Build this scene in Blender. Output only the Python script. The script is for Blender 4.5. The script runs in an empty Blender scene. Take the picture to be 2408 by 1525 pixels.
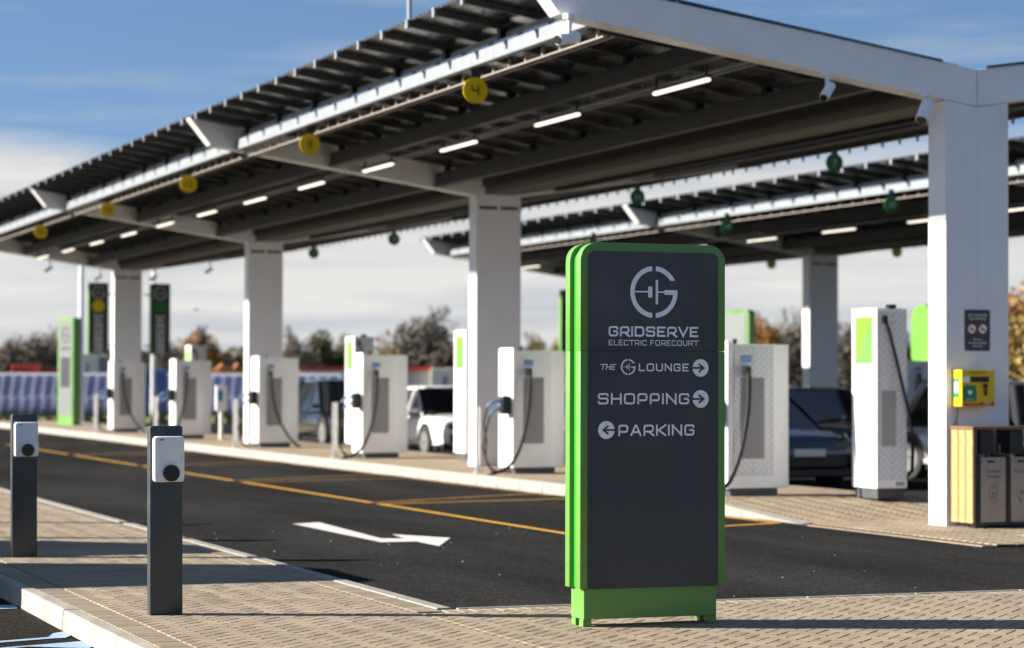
import bpy, bmesh, math, random
import numpy as np
from mathutils import Vector, Matrix
random.seed(7); RNG = np.random.default_rng(7)
PI = math.pi; R = math.radians
S = bpy.context.scene
C = S.collection

# ------------------------------------------------------------------ camera
YAW, PITCH, ROLL = 0.3617, 0.0232, 0.0025
cd = bpy.data.cameras.new("camera"); cam = bpy.data.objects.new("camera", cd); C.objects.link(cam)
F = Vector((math.sin(YAW)*math.cos(PITCH), math.cos(YAW)*math.cos(PITCH), math.sin(PITCH)))
RR = Vector((math.cos(YAW), -math.sin(YAW), 0)); U = RR.cross(F)
c_, s_ = math.cos(ROLL), math.sin(ROLL)
RR, U = RR*c_+U*s_, -RR*s_+U*c_
M = Matrix((RR, U, -F)).transposed().to_4x4(); M.translation = (0, 0, 1.6)
cam.matrix_world = M
cd.sensor_width = 36; cd.lens = 36*5724.5/2408
cd.clip_start = 0.1; cd.clip_end = 3000
cd.dof.use_dof = True; cd.dof.focus_distance = 16.0; cd.dof.aperture_fstop = 2.1
S.camera = cam

# ------------------------------------------------------------------ sky, sun, exposure
SUN_EL, SUN_AZ = 23.2, 21.0           # elevation; shadows run along +X turned SUN_AZ degrees towards -Y
w = bpy.data.worlds.new("World"); S.world = w; w.use_nodes = True
nt = w.node_tree; nt.nodes.clear()
def N(t, **k):
    n = nt.nodes.new(t)
    for a, b in k.items(): setattr(n, a, b)
    return n
def L(a, b): nt.links.new(a, b)
out = N('ShaderNodeOutputWorld'); bg = N('ShaderNodeBackground'); bg.inputs[1].default_value = 0.075
L(bg.outputs[0], out.inputs[0])
tc = N('ShaderNodeTexCoord'); sep = N('ShaderNodeSeparateXYZ'); L(tc.outputs['Generated'], sep.inputs[0])
def mt(op, a, b=None, clamp=False):
    n = N('ShaderNodeMath', operation=op, use_clamp=clamp)
    for i, v in enumerate((a, b)):
        if v is None: continue
        if hasattr(v, 'is_linked'): L(v, n.inputs[i])
        else: n.inputs[i].default_value = v
    return n.outputs[0]
zz = mt('MAXIMUM', sep.outputs[2], 0.0)
# a clear, dry autumn sky: the lowest band of the atmosphere model is lifted so that the blue starts low
lift = mt('ADD', mt('MULTIPLY', zz, 1.7), mt('MULTIPLY', mt('SUBTRACT', 1.0, mt('MINIMUM', mt('MULTIPLY', zz, 1.6), 1.0)), 0.13))
comb = N('ShaderNodeCombineXYZ'); L(sep.outputs[0], comb.inputs[0]); L(sep.outputs[1], comb.inputs[1]); L(lift, comb.inputs[2])
nrm = N('ShaderNodeVectorMath', operation='NORMALIZE'); L(comb.outputs[0], nrm.inputs[0])
sky = N('ShaderNodeTexSky', sky_type='NISHITA'); sky.sun_disc = False
sky.sun_elevation = R(SUN_EL); sky.sun_rotation = R(-90+SUN_AZ)
sky.air_density = 1.0; sky.dust_density = 0.4; sky.ozone_density = 2.0
L(nrm.outputs[0], sky.inputs[0])
# clouds: a low bank near the horizon and thin streaks above
mp = N('ShaderNodeMapping'); mp.inputs['Location'].default_value = (1.3, .4, 0); mp.inputs['Scale'].default_value = (2.2, 2.2, 16); L(tc.outputs['Generated'], mp.inputs[0])
n1 = N('ShaderNodeTexNoise'); n1.inputs['Scale'].default_value = 2.4; n1.inputs['Detail'].default_value = 9; n1.inputs['Roughness'].default_value = .55
L(mp.outputs[0], n1.inputs['Vector'])
mp2 = N('ShaderNodeMapping'); mp2.inputs['Scale'].default_value = (3, 3, 34); mp2.inputs['Rotation'].default_value = (0.05, -0.06, 0); L(tc.outputs['Generated'], mp2.inputs[0])
n2 = N('ShaderNodeTexNoise'); n2.inputs['Scale'].default_value = 1.6; n2.inputs['Detail'].default_value = 7; n2.inputs['Roughness'].default_value = .6
L(mp2.outputs[0], n2.inputs['Vector'])
bank = mt('ADD', mt('MULTIPLY', mt('SUBTRACT', 0.0925, zz), 60.0), mt('MULTIPLY', mt('SUBTRACT', n1.outputs[0], 0.5), 3.2))
bank = mt('MULTIPLY', mt('ADD', bank, 0.35), 1.0, True)
streak = mt('MULTIPLY', mt('SUBTRACT', n2.outputs[0], 0.50), 3.0, True)
streak = mt('MULTIPLY', streak, 0.42)
mask = mt('MAXIMUM', bank, streak)
cr = N('ShaderNodeValToRGB')
cr.color_ramp.elements[0].position = .36; cr.color_ramp.elements[0].color = (2.65, 2.85, 3.1, 1)
cr.color_ramp.elements[1].position = .62; cr.color_ramp.elements[1].color = (4.15, 4.1, 4.0, 1)
L(n2.outputs[0], cr.inputs[0])
tint = N('ShaderNodeMix', data_type='RGBA', blend_type='MULTIPLY'); tint.inputs[0].default_value = 1
L(sky.outputs[0], tint.inputs[6]); tint.inputs[7].default_value = (.67, .73, .79, 1)
mix = N('ShaderNodeMix', data_type='RGBA'); L(mask, mix.inputs[0]); L(tint.outputs[2], mix.inputs[6]); L(cr.outputs[0], mix.inputs[7])
L(mix.outputs[2], bg.inputs[0])

sl = bpy.data.lights.new("sun", 'SUN'); sl.energy = 5.0; sl.angle = R(.55); sl.color = (1, .93, .82)
so = bpy.data.objects.new("sun", sl); C.objects.link(so)
sd = Vector((math.cos(R(SUN_AZ))*math.cos(R(SUN_EL)), -math.sin(R(SUN_AZ))*math.cos(R(SUN_EL)), -math.sin(R(SUN_EL))))
so.rotation_euler = sd.to_track_quat('-Z', 'Y').to_euler(); so.location = (-20, 20, 30)
S.view_settings.view_transform = 'Standard'; S.view_settings.look = 'None'
S.view_settings.exposure = 1.40; S.view_settings.gamma = 1.0
S.view_settings.use_curve_mapping = False
S.cycles.max_bounces = 8; S.cycles.sample_clamp_indirect = 6

# ------------------------------------------------------------------ materials
def mat(name, col, rough=.5, metal=0., spec=.5, var=0., vscale=8., bump=0., bscale=60., emit=None, coat=0., island=0.):
    m = bpy.data.materials.new(name); m.use_nodes = True; t = m.node_tree; b = t.nodes['Principled BSDF']
    b.inputs['Base Color'].default_value = (*col, 1); b.inputs['Roughness'].default_value = rough
    b.inputs['Metallic'].default_value = metal; b.inputs['Specular IOR Level'].default_value = spec
    b.inputs['Coat Weight'].default_value = coat
    if emit: b.inputs['Emission Color'].default_value = (*emit[0], 1); b.inputs['Emission Strength'].default_value = emit[1]
    co = t.nodes.new('ShaderNodeTexCoord')
    if var or island:
        n = t.nodes.new('ShaderNodeTexNoise'); n.inputs['Scale'].default_value = vscale; n.inputs['Detail'].default_value = 6
        t.links.new(co.outputs['Object'], n.inputs['Vector'])
        v = t.nodes.new('ShaderNodeMapRange'); v.inputs[3].default_value = 1-var; v.inputs[4].default_value = 1+var
        v.inputs[1].default_value = .3; v.inputs[2].default_value = .7
        t.links.new(n.outputs[0], v.inputs[0]); f = v.outputs[0]
        if island:
            g = t.nodes.new('ShaderNodeNewGeometry'); oi = t.nodes.new('ShaderNodeObjectInfo')
            a = t.nodes.new('ShaderNodeMath'); a.operation = 'ADD'; t.links.new(g.outputs['Random Per Island'], a.inputs[0]); t.links.new(oi.outputs['Random'], a.inputs[1])
            fr = t.nodes.new('ShaderNodeMath'); fr.operation = 'FRACT'; t.links.new(a.outputs[0], fr.inputs[0])
            mr = t.nodes.new('ShaderNodeMapRange'); mr.inputs[3].default_value = 1-island; mr.inputs[4].default_value = 1+island
            t.links.new(fr.outputs[0], mr.inputs[0])
            mm = t.nodes.new('ShaderNodeMath'); mm.operation = 'MULTIPLY'; t.links.new(f, mm.inputs[0]); t.links.new(mr.outputs[0], mm.inputs[1]); f = mm.outputs[0]
        mx = t.nodes.new('ShaderNodeVectorMath'); mx.operation = 'SCALE'; mx.inputs[0].default_value = col
        t.links.new(f, mx.inputs['Scale']); t.links.new(mx.outputs[0], b.inputs['Base Color'])
    if bump:
        n = t.nodes.new('ShaderNodeTexNoise'); n.inputs['Scale'].default_value = bscale; n.inputs['Detail'].default_value = 5
        t.links.new(co.outputs['Object'], n.inputs['Vector'])
        bp = t.nodes.new('ShaderNodeBump'); bp.inputs['Strength'].default_value = bump; bp.inputs['Distance'].default_value = .01
        t.links.new(n.outputs[0], bp.inputs['Height']); t.links.new(bp.outputs[0], b.inputs['Normal'])
    return m
WHITE = mat('white_paint', (.89, .89, .91), .28, spec=.5, var=.02, vscale=3)
WHITE2 = mat('white_plastic', (.88, .88, .90), .38, var=.015)
GALV = mat('galvanised_steel', (.25, .275, .30), .5, metal=.15, var=.10, vscale=5)
STEELD = mat('shaded_canopy_steel', (.062, .064, .067), .6, metal=.0, var=.10, vscale=2)  # base colour darkened to hold the shade of the canopy underside
BLACK = mat('black_rubber', (.006, .006, .007), .6, spec=.25)
BLACKP = mat('black_plastic', (.008, .008, .009), .35)
DARKG = mat('anthracite_paint', (.042, .052, .060), .42, var=.10, vscale=2.5)
PANELD = mat('anthracite_panel', (.034, .041, .048), .30, var=.06, vscale=1.5)
GREEN = mat('green_paint', (.115, .285, .055), .38, var=.03, vscale=2)
GREEND = mat('green_recess', (.01, .30, .01), .4)
GREENL = mat('green_screen', (.16, .66, .03), .35)
PRINT = mat('white_print', (.93, .96, .98), .45)
BLUE = mat('blue_label', (.015, .22, .52), .45)
BLUEC = mat('blue_cable', (.008, .11, .28), .4)
RED = mat('red_print', (.55, .02, .03), .45)
YEL = mat('yellow_paint', (.78, .52, .0), .38)
YELD = mat('yellow_disc', (.80, .60, .0), .45)
GREEDISC = mat('green_disc', (.01, .20, .04), .45)
SILVER = mat('brushed_steel', (.62, .61, .59), .35, metal=.85, var=.06, vscale=12)
BINM = mat('bin_steel', (.34, .29, .25), .42, metal=.6, var=.08, vscale=6)
WOOD = mat('oiled_wood', (.46, .27, .11), .5, var=.18, vscale=9, bump=.2, bscale=40)
WOODD = mat('dark_wood', (.16, .085, .035), .55, var=.2, vscale=9)
GRILLE = mat('grille_grey', (.36, .355, .36), .5)
BOARDI = mat('board_print', (.62, .63, .66), .5)
GREYP = mat('grey_plinth', (.055, .058, .062), .55, var=.1)
LIT = mat('led_tube', (.9, .9, .85), .4, emit=((1, .90, .74), .62))
ANTH = mat('sign_board', (.030, .032, .040), .4)
CONC = mat('kerb_concrete', (.36, .33, .275), .8, var=.20, vscale=5, bump=.35, bscale=50, island=.05)
CONCW = mat('flush_kerb_concrete', (.28, .262, .232), .8, var=.16, vscale=6, bump=.3, bscale=50, island=.04)
BRICK = mat('buff_paver', (.285, .224, .155), .82, var=.16, vscale=1.3, bump=.3, bscale=140, island=.13)
BED = mat('jointing_grit', (.045, .038, .03), .95, var=.3, vscale=90)
PAVFAR = mat('buff_paving_far', (.285, .222, .15), .85, var=.12, vscale=1.4, bump=.2, bscale=30)
YLINE = mat('yellow_line', (.66, .35, .02), .75, var=.22, vscale=9)
YLINE2 = mat('dull_yellow_line', (.36, .20, .045), .8, var=.35, vscale=7)  # duller, browner yellow for the cross and kerbside lines
WLINE = mat('white_line', (.60, .595, .58), .75, var=.16, vscale=14, bump=.3, bscale=160)
BLINE = mat('pale_blue_line', (.30, .42, .56), .75, var=.3, vscale=30, bump=.4, bscale=120)
GRASS = mat('verge_grass', (.085, .10, .028), .9, var=.4, vscale=2)
FIELD = mat('field', (.075, .075, .035), .95, var=.3, vscale=.2)
TACT = mat('buff_tactile', (.50, .43, .31), .8, var=.1)
TYRE = mat('tyre', (.012, .012, .013), .75)
RIM = mat('alloy_rim', (.45, .46, .47), .3, metal=.8)
GLASS = mat('car_glass', (.012, .016, .02), .06, spec=.9)
CARW = mat('car_white', (.78, .79, .80), .25, coat=.8)
CARS = mat('car_silver', (.62, .64, .66), .28, metal=.3, coat=.8)
CARB = mat('car_navy', (.003, .006, .018), .2, coat=1.)
CARK = mat('car_black', (.005, .006, .009), .22, coat=1.)
LAMP = mat('headlamp', (.10, .11, .13), .15, spec=.7)
PLATEW = mat('plate_white', (.75, .76, .78), .4)
TRAILW = mat('trailer_white', (.74, .70, .62), .5, var=.05)
TRAILR = mat('trailer_red', (.52, .05, .03), .5)
TRAILD = mat('cabin_dark_red', (.13, .012, .018), .6)
ORANGE = mat('machine_orange', (.80, .28, .02), .5)
GREYC = mat('cabin_grey', (.28, .28, .29), .6)
BLUEH = mat('blue_hoarding', (.06, .13, .36), .5, var=.3, vscale=1.)
BARK = mat('bark', (.10, .082, .062), .9, var=.2)
TWIG = mat('bare_twigs', (.10, .08, .058), .9)
LEAFO = mat('autumn_leaves', (.33, .165, .022), .7, island=.35, var=.3, vscale=.4)
LEAFY = mat('yellowing_leaves', (.27, .20, .045), .7, island=.35, var=.3, vscale=.4)
LEAFG = mat('dark_leaves', (.085, .085, .022), .7, island=.4, var=.3, vscale=.4)
LEAFB = mat('brown_hedge_leaves', (.10, .082, .058), .8, island=.4, var=.3, vscale=.4)

def asphalt(name, base, rgh=.86):
    m = bpy.data.materials.new(name); m.use_nodes = True; t = m.node_tree; b = t.nodes['Principled BSDF']
    co = t.nodes.new('ShaderNodeTexCoord')
    def nz(sc, det, ro=.6, vec=None):
        n = t.nodes.new('ShaderNodeTexNoise'); n.inputs['Scale'].default_value = sc; n.inputs['Detail'].default_value = det
        n.inputs['Roughness'].default_value = ro; t.links.new(vec or co.outputs['Object'], n.inputs['Vector']); return n.outputs[0]
    mp = t.nodes.new('ShaderNodeMapping'); mp.inputs['Rotation'].default_value = (0, 0, .1); mp.inputs['Scale'].default_value = (1, .22, 1); t.links.new(co.outputs['Object'], mp.inputs[0])
    big = nz(.55, 5, .6, mp.outputs[0]); mid = nz(16, 8, .85); fine = nz(52, 3, .75)
    vo = t.nodes.new('ShaderNodeTexVoronoi'); vo.inputs['Scale'].default_value = 85; t.links.new(co.outputs['Object'], vo.inputs['Vector'])
    def mr(s, a, b_, lo, hi):
        n = t.nodes.new('ShaderNodeMapRange'); n.inputs[1].default_value = a; n.inputs[2].default_value = b_; n.inputs[3].default_value = lo; n.inputs[4].default_value = hi
        t.links.new(s, n.inputs[0]); return n.outputs[0]
    def mu(a, c):
        n = t.nodes.new('ShaderNodeMath'); n.operation = 'MULTIPLY'; t.links.new(a, n.inputs[0]); t.links.new(c, n.inputs[1]); return n.outputs[0]
    f = mu(mu(mr(big, .38, .62, .78, 1.26), mr(mid, .36, .64, .62, 1.42)), mr(fine, .28, .72, .35, 1.9))
    sp = t.nodes.new('ShaderNodeSeparateColor'); t.links.new(vo.outputs['Color'], sp.inputs[0])
    f = mu(f, mr(sp.outputs[0], .95, 1., 1., 3.0))
    mx = t.nodes.new('ShaderNodeVectorMath'); mx.operation = 'SCALE'; mx.inputs[0].default_value = base
    t.links.new(f, mx.inputs['Scale']); t.links.new(mx.outputs[0], b.inputs['Base Color'])
    b.inputs['Roughness'].default_value = rgh; b.inputs['Specular IOR Level'].default_value = .0
    bp = t.nodes.new('ShaderNodeBump'); bp.inputs['Strength'].default_value = .75; bp.inputs['Distance'].default_value = .012
    t.links.new(fine, bp.inputs['Height']); t.links.new(bp.outputs[0], b.inputs['Normal'])
    return m
ASPH = asphalt('road_asphalt', (.0265, .0258, .0255)); ASPH2 = asphalt('lot_asphalt', (.024, .022, .020), .9)

def hatch_mat():
    m = bpy.data.materials.new('chevron_print'); m.use_nodes = True; t = m.node_tree; b = t.nodes['Principled BSDF']
    co = t.nodes.new('ShaderNodeTexCoord'); s = t.nodes.new('ShaderNodeSeparateXYZ'); t.links.new(co.outputs['Object'], s.inputs[0])
    def m2(op, a, c):
        n = t.nodes.new('ShaderNodeMath'); n.operation = op
        for i, v in enumerate((a, c)):
            if v is None: continue
            if isinstance(v, (int, float)): n.inputs[i].default_value = v
            else: t.links.new(v, n.inputs[i])
        return n.outputs[0]
    d = m2('ADD', m2('MULTIPLY', m2('ABSOLUTE', s.outputs[0], None), -1.), s.outputs[2])
    g = m2('GREATER_THAN', m2('FRACT', m2('MULTIPLY', m2('ADD', d, 10.), 11.), None), .5)
    mx = t.nodes.new('ShaderNodeMix'); mx.data_type = 'RGBA'; t.links.new(g, mx.inputs[0])
    mx.inputs[6].default_value = (.78, .79, .82, 1); mx.inputs[7].default_value = (.66, .67, .71, 1)
    t.links.new(mx.outputs[2], b.inputs['Base Color']); b.inputs['Roughness'].default_value = .35
    return m
HATCH = hatch_mat()
for m_, lo, hi, sc in ((PANELD, .16, .48, 1.3), (DARKG, .30, .6, 3.), (GREEN, .28, .55, 2.), (WHITE, .22, .45, 1.), (WHITE2, .25, .5, 2.)):
    t_ = m_.node_tree; co_ = t_.nodes.new('ShaderNodeTexCoord'); nz_ = t_.nodes.new('ShaderNodeTexNoise'); nz_.inputs['Scale'].default_value = sc; nz_.inputs['Detail'].default_value = 5; nz_.inputs['Roughness'].default_value = .62
    mr_ = t_.nodes.new('ShaderNodeMapRange'); mr_.inputs[1].default_value = .32; mr_.inputs[2].default_value = .68; mr_.inputs[3].default_value = lo; mr_.inputs[4].default_value = hi
    t_.links.new(co_.outputs['Object'], nz_.inputs['Vector']); t_.links.new(nz_.outputs[0], mr_.inputs[0]); t_.links.new(mr_.outputs[0], t_.nodes['Principled BSDF'].inputs['Roughness'])
def pv_mat():
    m = bpy.data.materials.new('solar_glass_underside'); m.use_nodes = True; t = m.node_tree; b = t.nodes['Principled BSDF']
    co = t.nodes.new('ShaderNodeTexCoord'); br = t.nodes.new('ShaderNodeTexBrick'); t.links.new(co.outputs['Object'], br.inputs['Vector'])
    br.offset = 0; br.inputs['Color1'].default_value = (.030, .031, .036, 1); br.inputs['Color2'].default_value = (.038, .038, .042, 1); br.inputs['Mortar'].default_value = (.15, .152, .16, 1)
    br.inputs['Scale'].default_value = 1; br.inputs['Mortar Size'].default_value = .008; br.inputs['Brick Width'].default_value = .165; br.inputs['Row Height'].default_value = .158
    t.links.new(br.outputs['Color'], b.inputs['Base Color']); b.inputs['Roughness'].default_value = .18; b.inputs['Specular IOR Level'].default_value = .3
    return m
PV = pv_mat()
PV2 = mat('field_panel_glass', (.27, .28, .42), .2, spec=.8, island=.15, var=.05)  # pale blue of the reflected sky is put into the base colour

# ------------------------------------------------------------------ mesh helpers
class MB:
    def __init__(s): s.v = []; s.f = []
    def add(s, vs, fs):
        o = len(s.v); s.v += [tuple(p) for p in vs]; s.f += [tuple(i+o for i in f) for f in fs]; return s
    def box(s, x0, x1, y0, y1, z0, z1):
        return s.add([(x0,y0,z0),(x1,y0,z0),(x1,y1,z0),(x0,y1,z0),(x0,y0,z1),(x1,y0,z1),(x1,y1,z1),(x0,y1,z1)],
                     [(3,2,1,0),(4,5,6,7),(0,1,5,4),(1,2,6,5),(2,3,7,6),(3,0,4,7)])
    def prism(s, poly, lo, hi, axis='z'):       # poly: 2-D points; axis: extrusion direction
        n = len(poly)
        def P(p, h):
            return (p[0], p[1], h) if axis == 'z' else ((p[0], h, p[1]) if axis == 'y' else (h, p[0], p[1]))
        vs = [P(p, lo) for p in poly]+[P(p, hi) for p in poly]
        return s.add(vs, [tuple(range(n))[::-1], tuple(range(n, 2*n))]+[(i, (i+1) % n, n+(i+1) % n, n+i) for i in range(n)])
    def tube(s, pts, r, n=8, r2=None, cap=True):
        pts = [Vector(p) for p in pts]; m = len(pts); rings = []
        up = Vector((0, 0, 1)) if abs((pts[1]-pts[0]).normalized().z) < .9 else Vector((1, 0, 0))
        for i, p in enumerate(pts):
            d = (pts[min(i+1, m-1)]-pts[max(i-1, 0)]).normalized()
            a = d.cross(up).normalized(); b = d.cross(a).normalized()
            rr = r if r2 is None else r+(r2-r)*i/(m-1)
            rings.append([p+(a*math.cos(2*PI*k/n)+b*math.sin(2*PI*k/n))*rr for k in range(n)])
        vs = [q for rg in rings for q in rg]; fs = []
        for i in range(m-1):
            for k in range(n): fs.append((i*n+k, i*n+(k+1) % n, (i+1)*n+(k+1) % n, (i+1)*n+k))
        if cap: fs += [tuple(range(n))[::-1], tuple(range((m-1)*n, m*n))]
        return s.add(vs, fs)
    def disc(s, c, r, n, ax, h):                # solid disc, axis 'y' or 'x', thickness h
        pl = [(math.cos(2*PI*k/n)*r, math.sin(2*PI*k/n)*r) for k in range(n)]
        if ax == 'y': return s.prism([(c[0]+a, c[2]+b) for a, b in pl], c[1]-h/2, c[1]+h/2, 'y')
        return s.prism([(c[1]+a, c[2]+b) for a, b in pl], c[0]-h/2, c[0]+h/2, 'x')
    def mesh(s, name, m, bevel=0., smooth=None):
        me = bpy.data.meshes.new(name); me.from_pydata(s.v, [], s.f)
        bm = bmesh.new(); bm.from_mesh(me); bmesh.ops.recalc_face_normals(bm, faces=bm.faces)
        if bevel:
            es = [e for e in bm.edges if len(e.link_faces) == 2 and e.calc_face_angle(0) > .6]
            bmesh.ops.bevel(bm, geom=es, offset=bevel, segments=2, affect='EDGES', profile=.5, clamp_overlap=True)
        if smooth is not None:
            for f in bm.faces: f.smooth = True
            for e in bm.edges:
                if len(e.link_faces) == 2 and e.calc_face_angle(0) > smooth: e.smooth = False
        bm.to_mesh(me); bm.free(); me.materials.append(m); return me
    def ob(s, name, m, parent=None, loc=None, **k):
        return link(name, s.mesh(name, m, **k), parent, loc)
def link(name, me, parent=None, loc=None, rz=0):
    o = bpy.data.objects.new(name, me); C.objects.link(o)
    if parent: o.parent = parent
    if loc: o.location = loc
    if rz: o.rotation_euler.z = rz
    return o
def tag(o, label=None, cat=None, group=None, kind=None):
    if label: o['label'] = label
    if cat: o['category'] = cat
    if group: o['group'] = group
    if kind: o['kind'] = kind
    return o
def thing(name, label, cat, loc=(0, 0, 0), rz=0, group=None):
    o = link(name, None, None, loc, rz); o.empty_display_size = .2; return tag(o, label, cat, group)
def dup(o, label=None, loc=None, rz=None, parent=None, kids=None):
    c = o.copy(); C.objects.link(c); c.parent = parent
    if label: c['label'] = label
    if loc is not None: c.location = loc
    if rz is not None: c.rotation_euler.z = rz
    for ch in KIDS(o): dup(ch, parent=c)
    return c
_k = {}
def KIDS(o):
    return list(o.children)
def rrect(x0, x1, z0, z1, r, n=6, corners='tb'):
    pts = []
    for cx, cz, a0, on in ((x1-r, z1-r, 0, 't'), (x0+r, z1-r, 90, 't'), (x0+r, z0+r, 180, 'b'), (x1-r, z0+r, 270, 'b')):
        if on in corners:
            for i in range(n+1):
                a = R(a0+90*i/n); pts.append((cx+r*math.cos(a), cz+r*math.sin(a)))
        else: pts.append((x1 if cx > (x0+x1)/2 else x0, z1 if on == 't' else z0))
    return pts
def text_mesh(body, size, name, m, align='CENTER', ext=.0008):
    cu = bpy.data.curves.new(name, 'FONT'); cu.body = body; cu.size = size; cu.align_x = align; cu.resolution_u = 3; cu.extrude = ext
    o = bpy.data.objects.new(name, cu); C.objects.link(o)
    bpy.context.view_layer.update()
    me = bpy.data.meshes.new_from_object(o.evaluated_get(bpy.context.evaluated_depsgraph_get()))
    bpy.data.objects.remove(o); bpy.data.curves.remove(cu)
    me.transform(Matrix.Rotation(PI/2, 4, 'X')); me.materials.clear(); me.materials.append(m); me.name = name; return me

# stroke lettering in the squared sign typeface -------------------------------------------------
def _r(*p): return (list(p), True)
def _s(*p): return (list(p), False)
FONT = {
 'G': (1, [_r((1,.70),(1,1),(0,1),(0,0),(1,0),(1,.50),(.48,.50))]), 'R': (1, [_r((0,0),(0,1),(1,1),(1,.36),(0.02,.36)), _s((.48,.36),(1,0))]),
 'I': (0, [_s((0,0),(0,1))]), 'D': (1, [_s((.3,0),(0,0),(0,1),(.3,1)), _r((.3,1),(1,1),(1,0),(.3,0))]), 'S': (1, [_r((1,.74),(1,1),(0,1),(0,.53),(1,.53),(1,0),(0,0),(0,.26))]),
 'E': (.9, [_s((1,1),(0,1),(0,0),(1,0)), _s((.1,.5),(.95,.5))]), 'V': (1.05, [_s((0,1),(.5,0),(1,1))]), 'L': (.85, [_s((0,1),(0,0),(1,0))]),
 'C': (1, [_r((1,.74),(1,1),(0,1),(0,0),(1,0),(1,.26))]), 'T': (1, [_s((0,1),(1,1)), _s((.5,.9),(.5,0))]), 'F': (.9, [_s((1,1),(0,1),(0,0)), _s((.1,.5),(.9,.5))]),
 'O': (1.05, [_r((.5,1),(0,1),(0,0),(1,0),(1,1),(.5,1))]), 'U': (1, [_r((0,1),(0,0),(1,0),(1,1))]), 'P': (.95, [_r((0,0),(0,1),(1,1),(1,.33),(.02,.33))]),
 'N': (1, [_s((0,0),(0,1)), _s((0,1),(1,0)), _s((1,0),(1,1))]), 'H': (1, [_s((0,0),(0,1)), _s((1,0),(1,1)), _s((.08,.5),(.92,.5))]), 'K': (.95, [_s((0,0),(0,1)), _s((1,1),(.22,.5),(1,0))]),
 'A': (1.05, [_s((0,0),(.44,1),(.56,1),(1,0)), _s((.2,.3),(.8,.3))]), ' ': (.5, [])}
def stroke(mb, pts, t, y, rnd=False):
    P_ = [Vector(p) for p in pts]
    if rnd:
        q = [P_[0]]
        for i in range(1, len(P_)-1):
            a, b, c = P_[i-1], P_[i], P_[i+1]; r = min(t*1.15, (b-a).length*.49, (c-b).length*.49)
            d0 = (a-b).normalized()*r; d1 = (c-b).normalized()*r
            for k in range(4):
                u = k/3; q.append(b+d0*(1-u)**2+d1*u**2)
        q.append(P_[-1]); P_ = q
    vs = []; n = len(P_)
    for i in range(n):
        d0 = (P_[i]-P_[i-1]).normalized() if i else None; d1 = (P_[i+1]-P_[i]).normalized() if i < n-1 else None
        if d0 is None: nn = Vector((-d1.y, d1.x)); k = 1
        elif d1 is None: nn = Vector((-d0.y, d0.x)); k = 1
        else:
            nn = Vector((-d0.y-d1.y, d0.x+d1.x)).normalized(); k = 1/max(.35, nn.dot(Vector((-d0.y, d0.x))))
        vs += [P_[i]+nn*t/2*k, P_[i]-nn*t/2*k]
    mb.add([(v.x, y, v.y) for v in vs], [(2*i, 2*i+1, 2*i+3, 2*i+2) for i in range(n-1)])
def word(mb, s, x0, x1, z0, z1, y, t=.19, slant=0, gap=.2):
    H = z1-z0; th = t*H; nI = sum(c == 'I' for c in s)
    k = ((x1-x0)-nI*th)/(sum(FONT[c][0] for c in s if c != 'I')+gap*(len(s)-1)); x = x0
    for c in s:
        wd = th if c == 'I' else FONT[c][0]*k
        xa = x+th/2; xb = x+wd-th/2
        for j, (p, rn) in enumerate(FONT[c][1]):
            pp = [(xa+q[0]*(xb-xa)+slant*q[1]*H, z0+th/2+q[1]*(H-th)) for q in p]
            ends = []
            for e, o in ((0, 1), (-1, -2)):       # square stroke ends reach the cap height and the baseline
                if p[e][1] in (0, 1) and p[e][0] == p[o][0] or (not rn and len(p) == 2 and p[e][1] in (0, 1)) or (c in 'VARK' and p[e][1] in (0, 1)) and p[e][1] != p[o][1]:
                    d = (Vector(pp[e])-Vector(pp[o])).normalized(); dz = th/2/max(abs(d.y), .3); pp[e] = (pp[e][0]+d.x*dz, pp[e][1]+d.y*dz)
                elif p[e][0] in (0, 1) and p[e][1] == p[o][1] and p[e][1] in (0, 1): pp[e] = (pp[e][0]+(th/2 if p[e][0] == 1 else -th/2), pp[e][1])
            stroke(mb, pp, th, y-.0004*j, rn)
        x += wd+gap*k
def logo(mb, cx, cz, r, y):
    ri, g = .815, .075
    def arc(a0o, a0i, a1o, a1i, n=20):
        vs = []
        for i in range(n+1):
            u = i/n; ao = a0o+(a1o-a0o)*u; ai = a0i+(a1i-a0i)*u
            vs += [(cx+r*math.cos(ao), y, cz+r*math.sin(ao)), (cx+r*ri*math.cos(ai), y, cz+r*ri*math.sin(ai))]
        mb.add(vs, [(2*i, 2*i+1, 2*i+3, 2*i+2) for i in range(n)])
    ago, agi = math.acos(g), math.acos(g/ri)
    arc(PI-ago, PI-agi, PI+ago, PI+agi, 30)
    arc(ago, agi, math.asin(.45), math.asin(.45/ri), 12)
    arc(-ago, -agi, math.asin(-.10), math.asin(-.10/ri), 18)
    def rc(x0, x1, z0, z1, dy=0): mb.add([(cx+a*r, y-dy, cz+b*r) for a, b in ((x0, z0), (x1, z0), (x1, z1), (x0, z1))], [(0, 1, 2, 3)])
    rc(.448, .995, -.10, .085, .0003); rc(-.82, -.247, -.02, .035); rc(-.247, -.07, -.21, .21, .0003); rc(.073, .17, -.47, .47); rc(.17, .448, -.028, .028)
def disc_flat(mb, cx, cz, r, y, n=32): mb.add([(cx+r*math.cos(2*PI*k/n), y, cz+r*math.sin(2*PI*k/n)) for k in range(n)], [tuple(range(n))])

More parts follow.
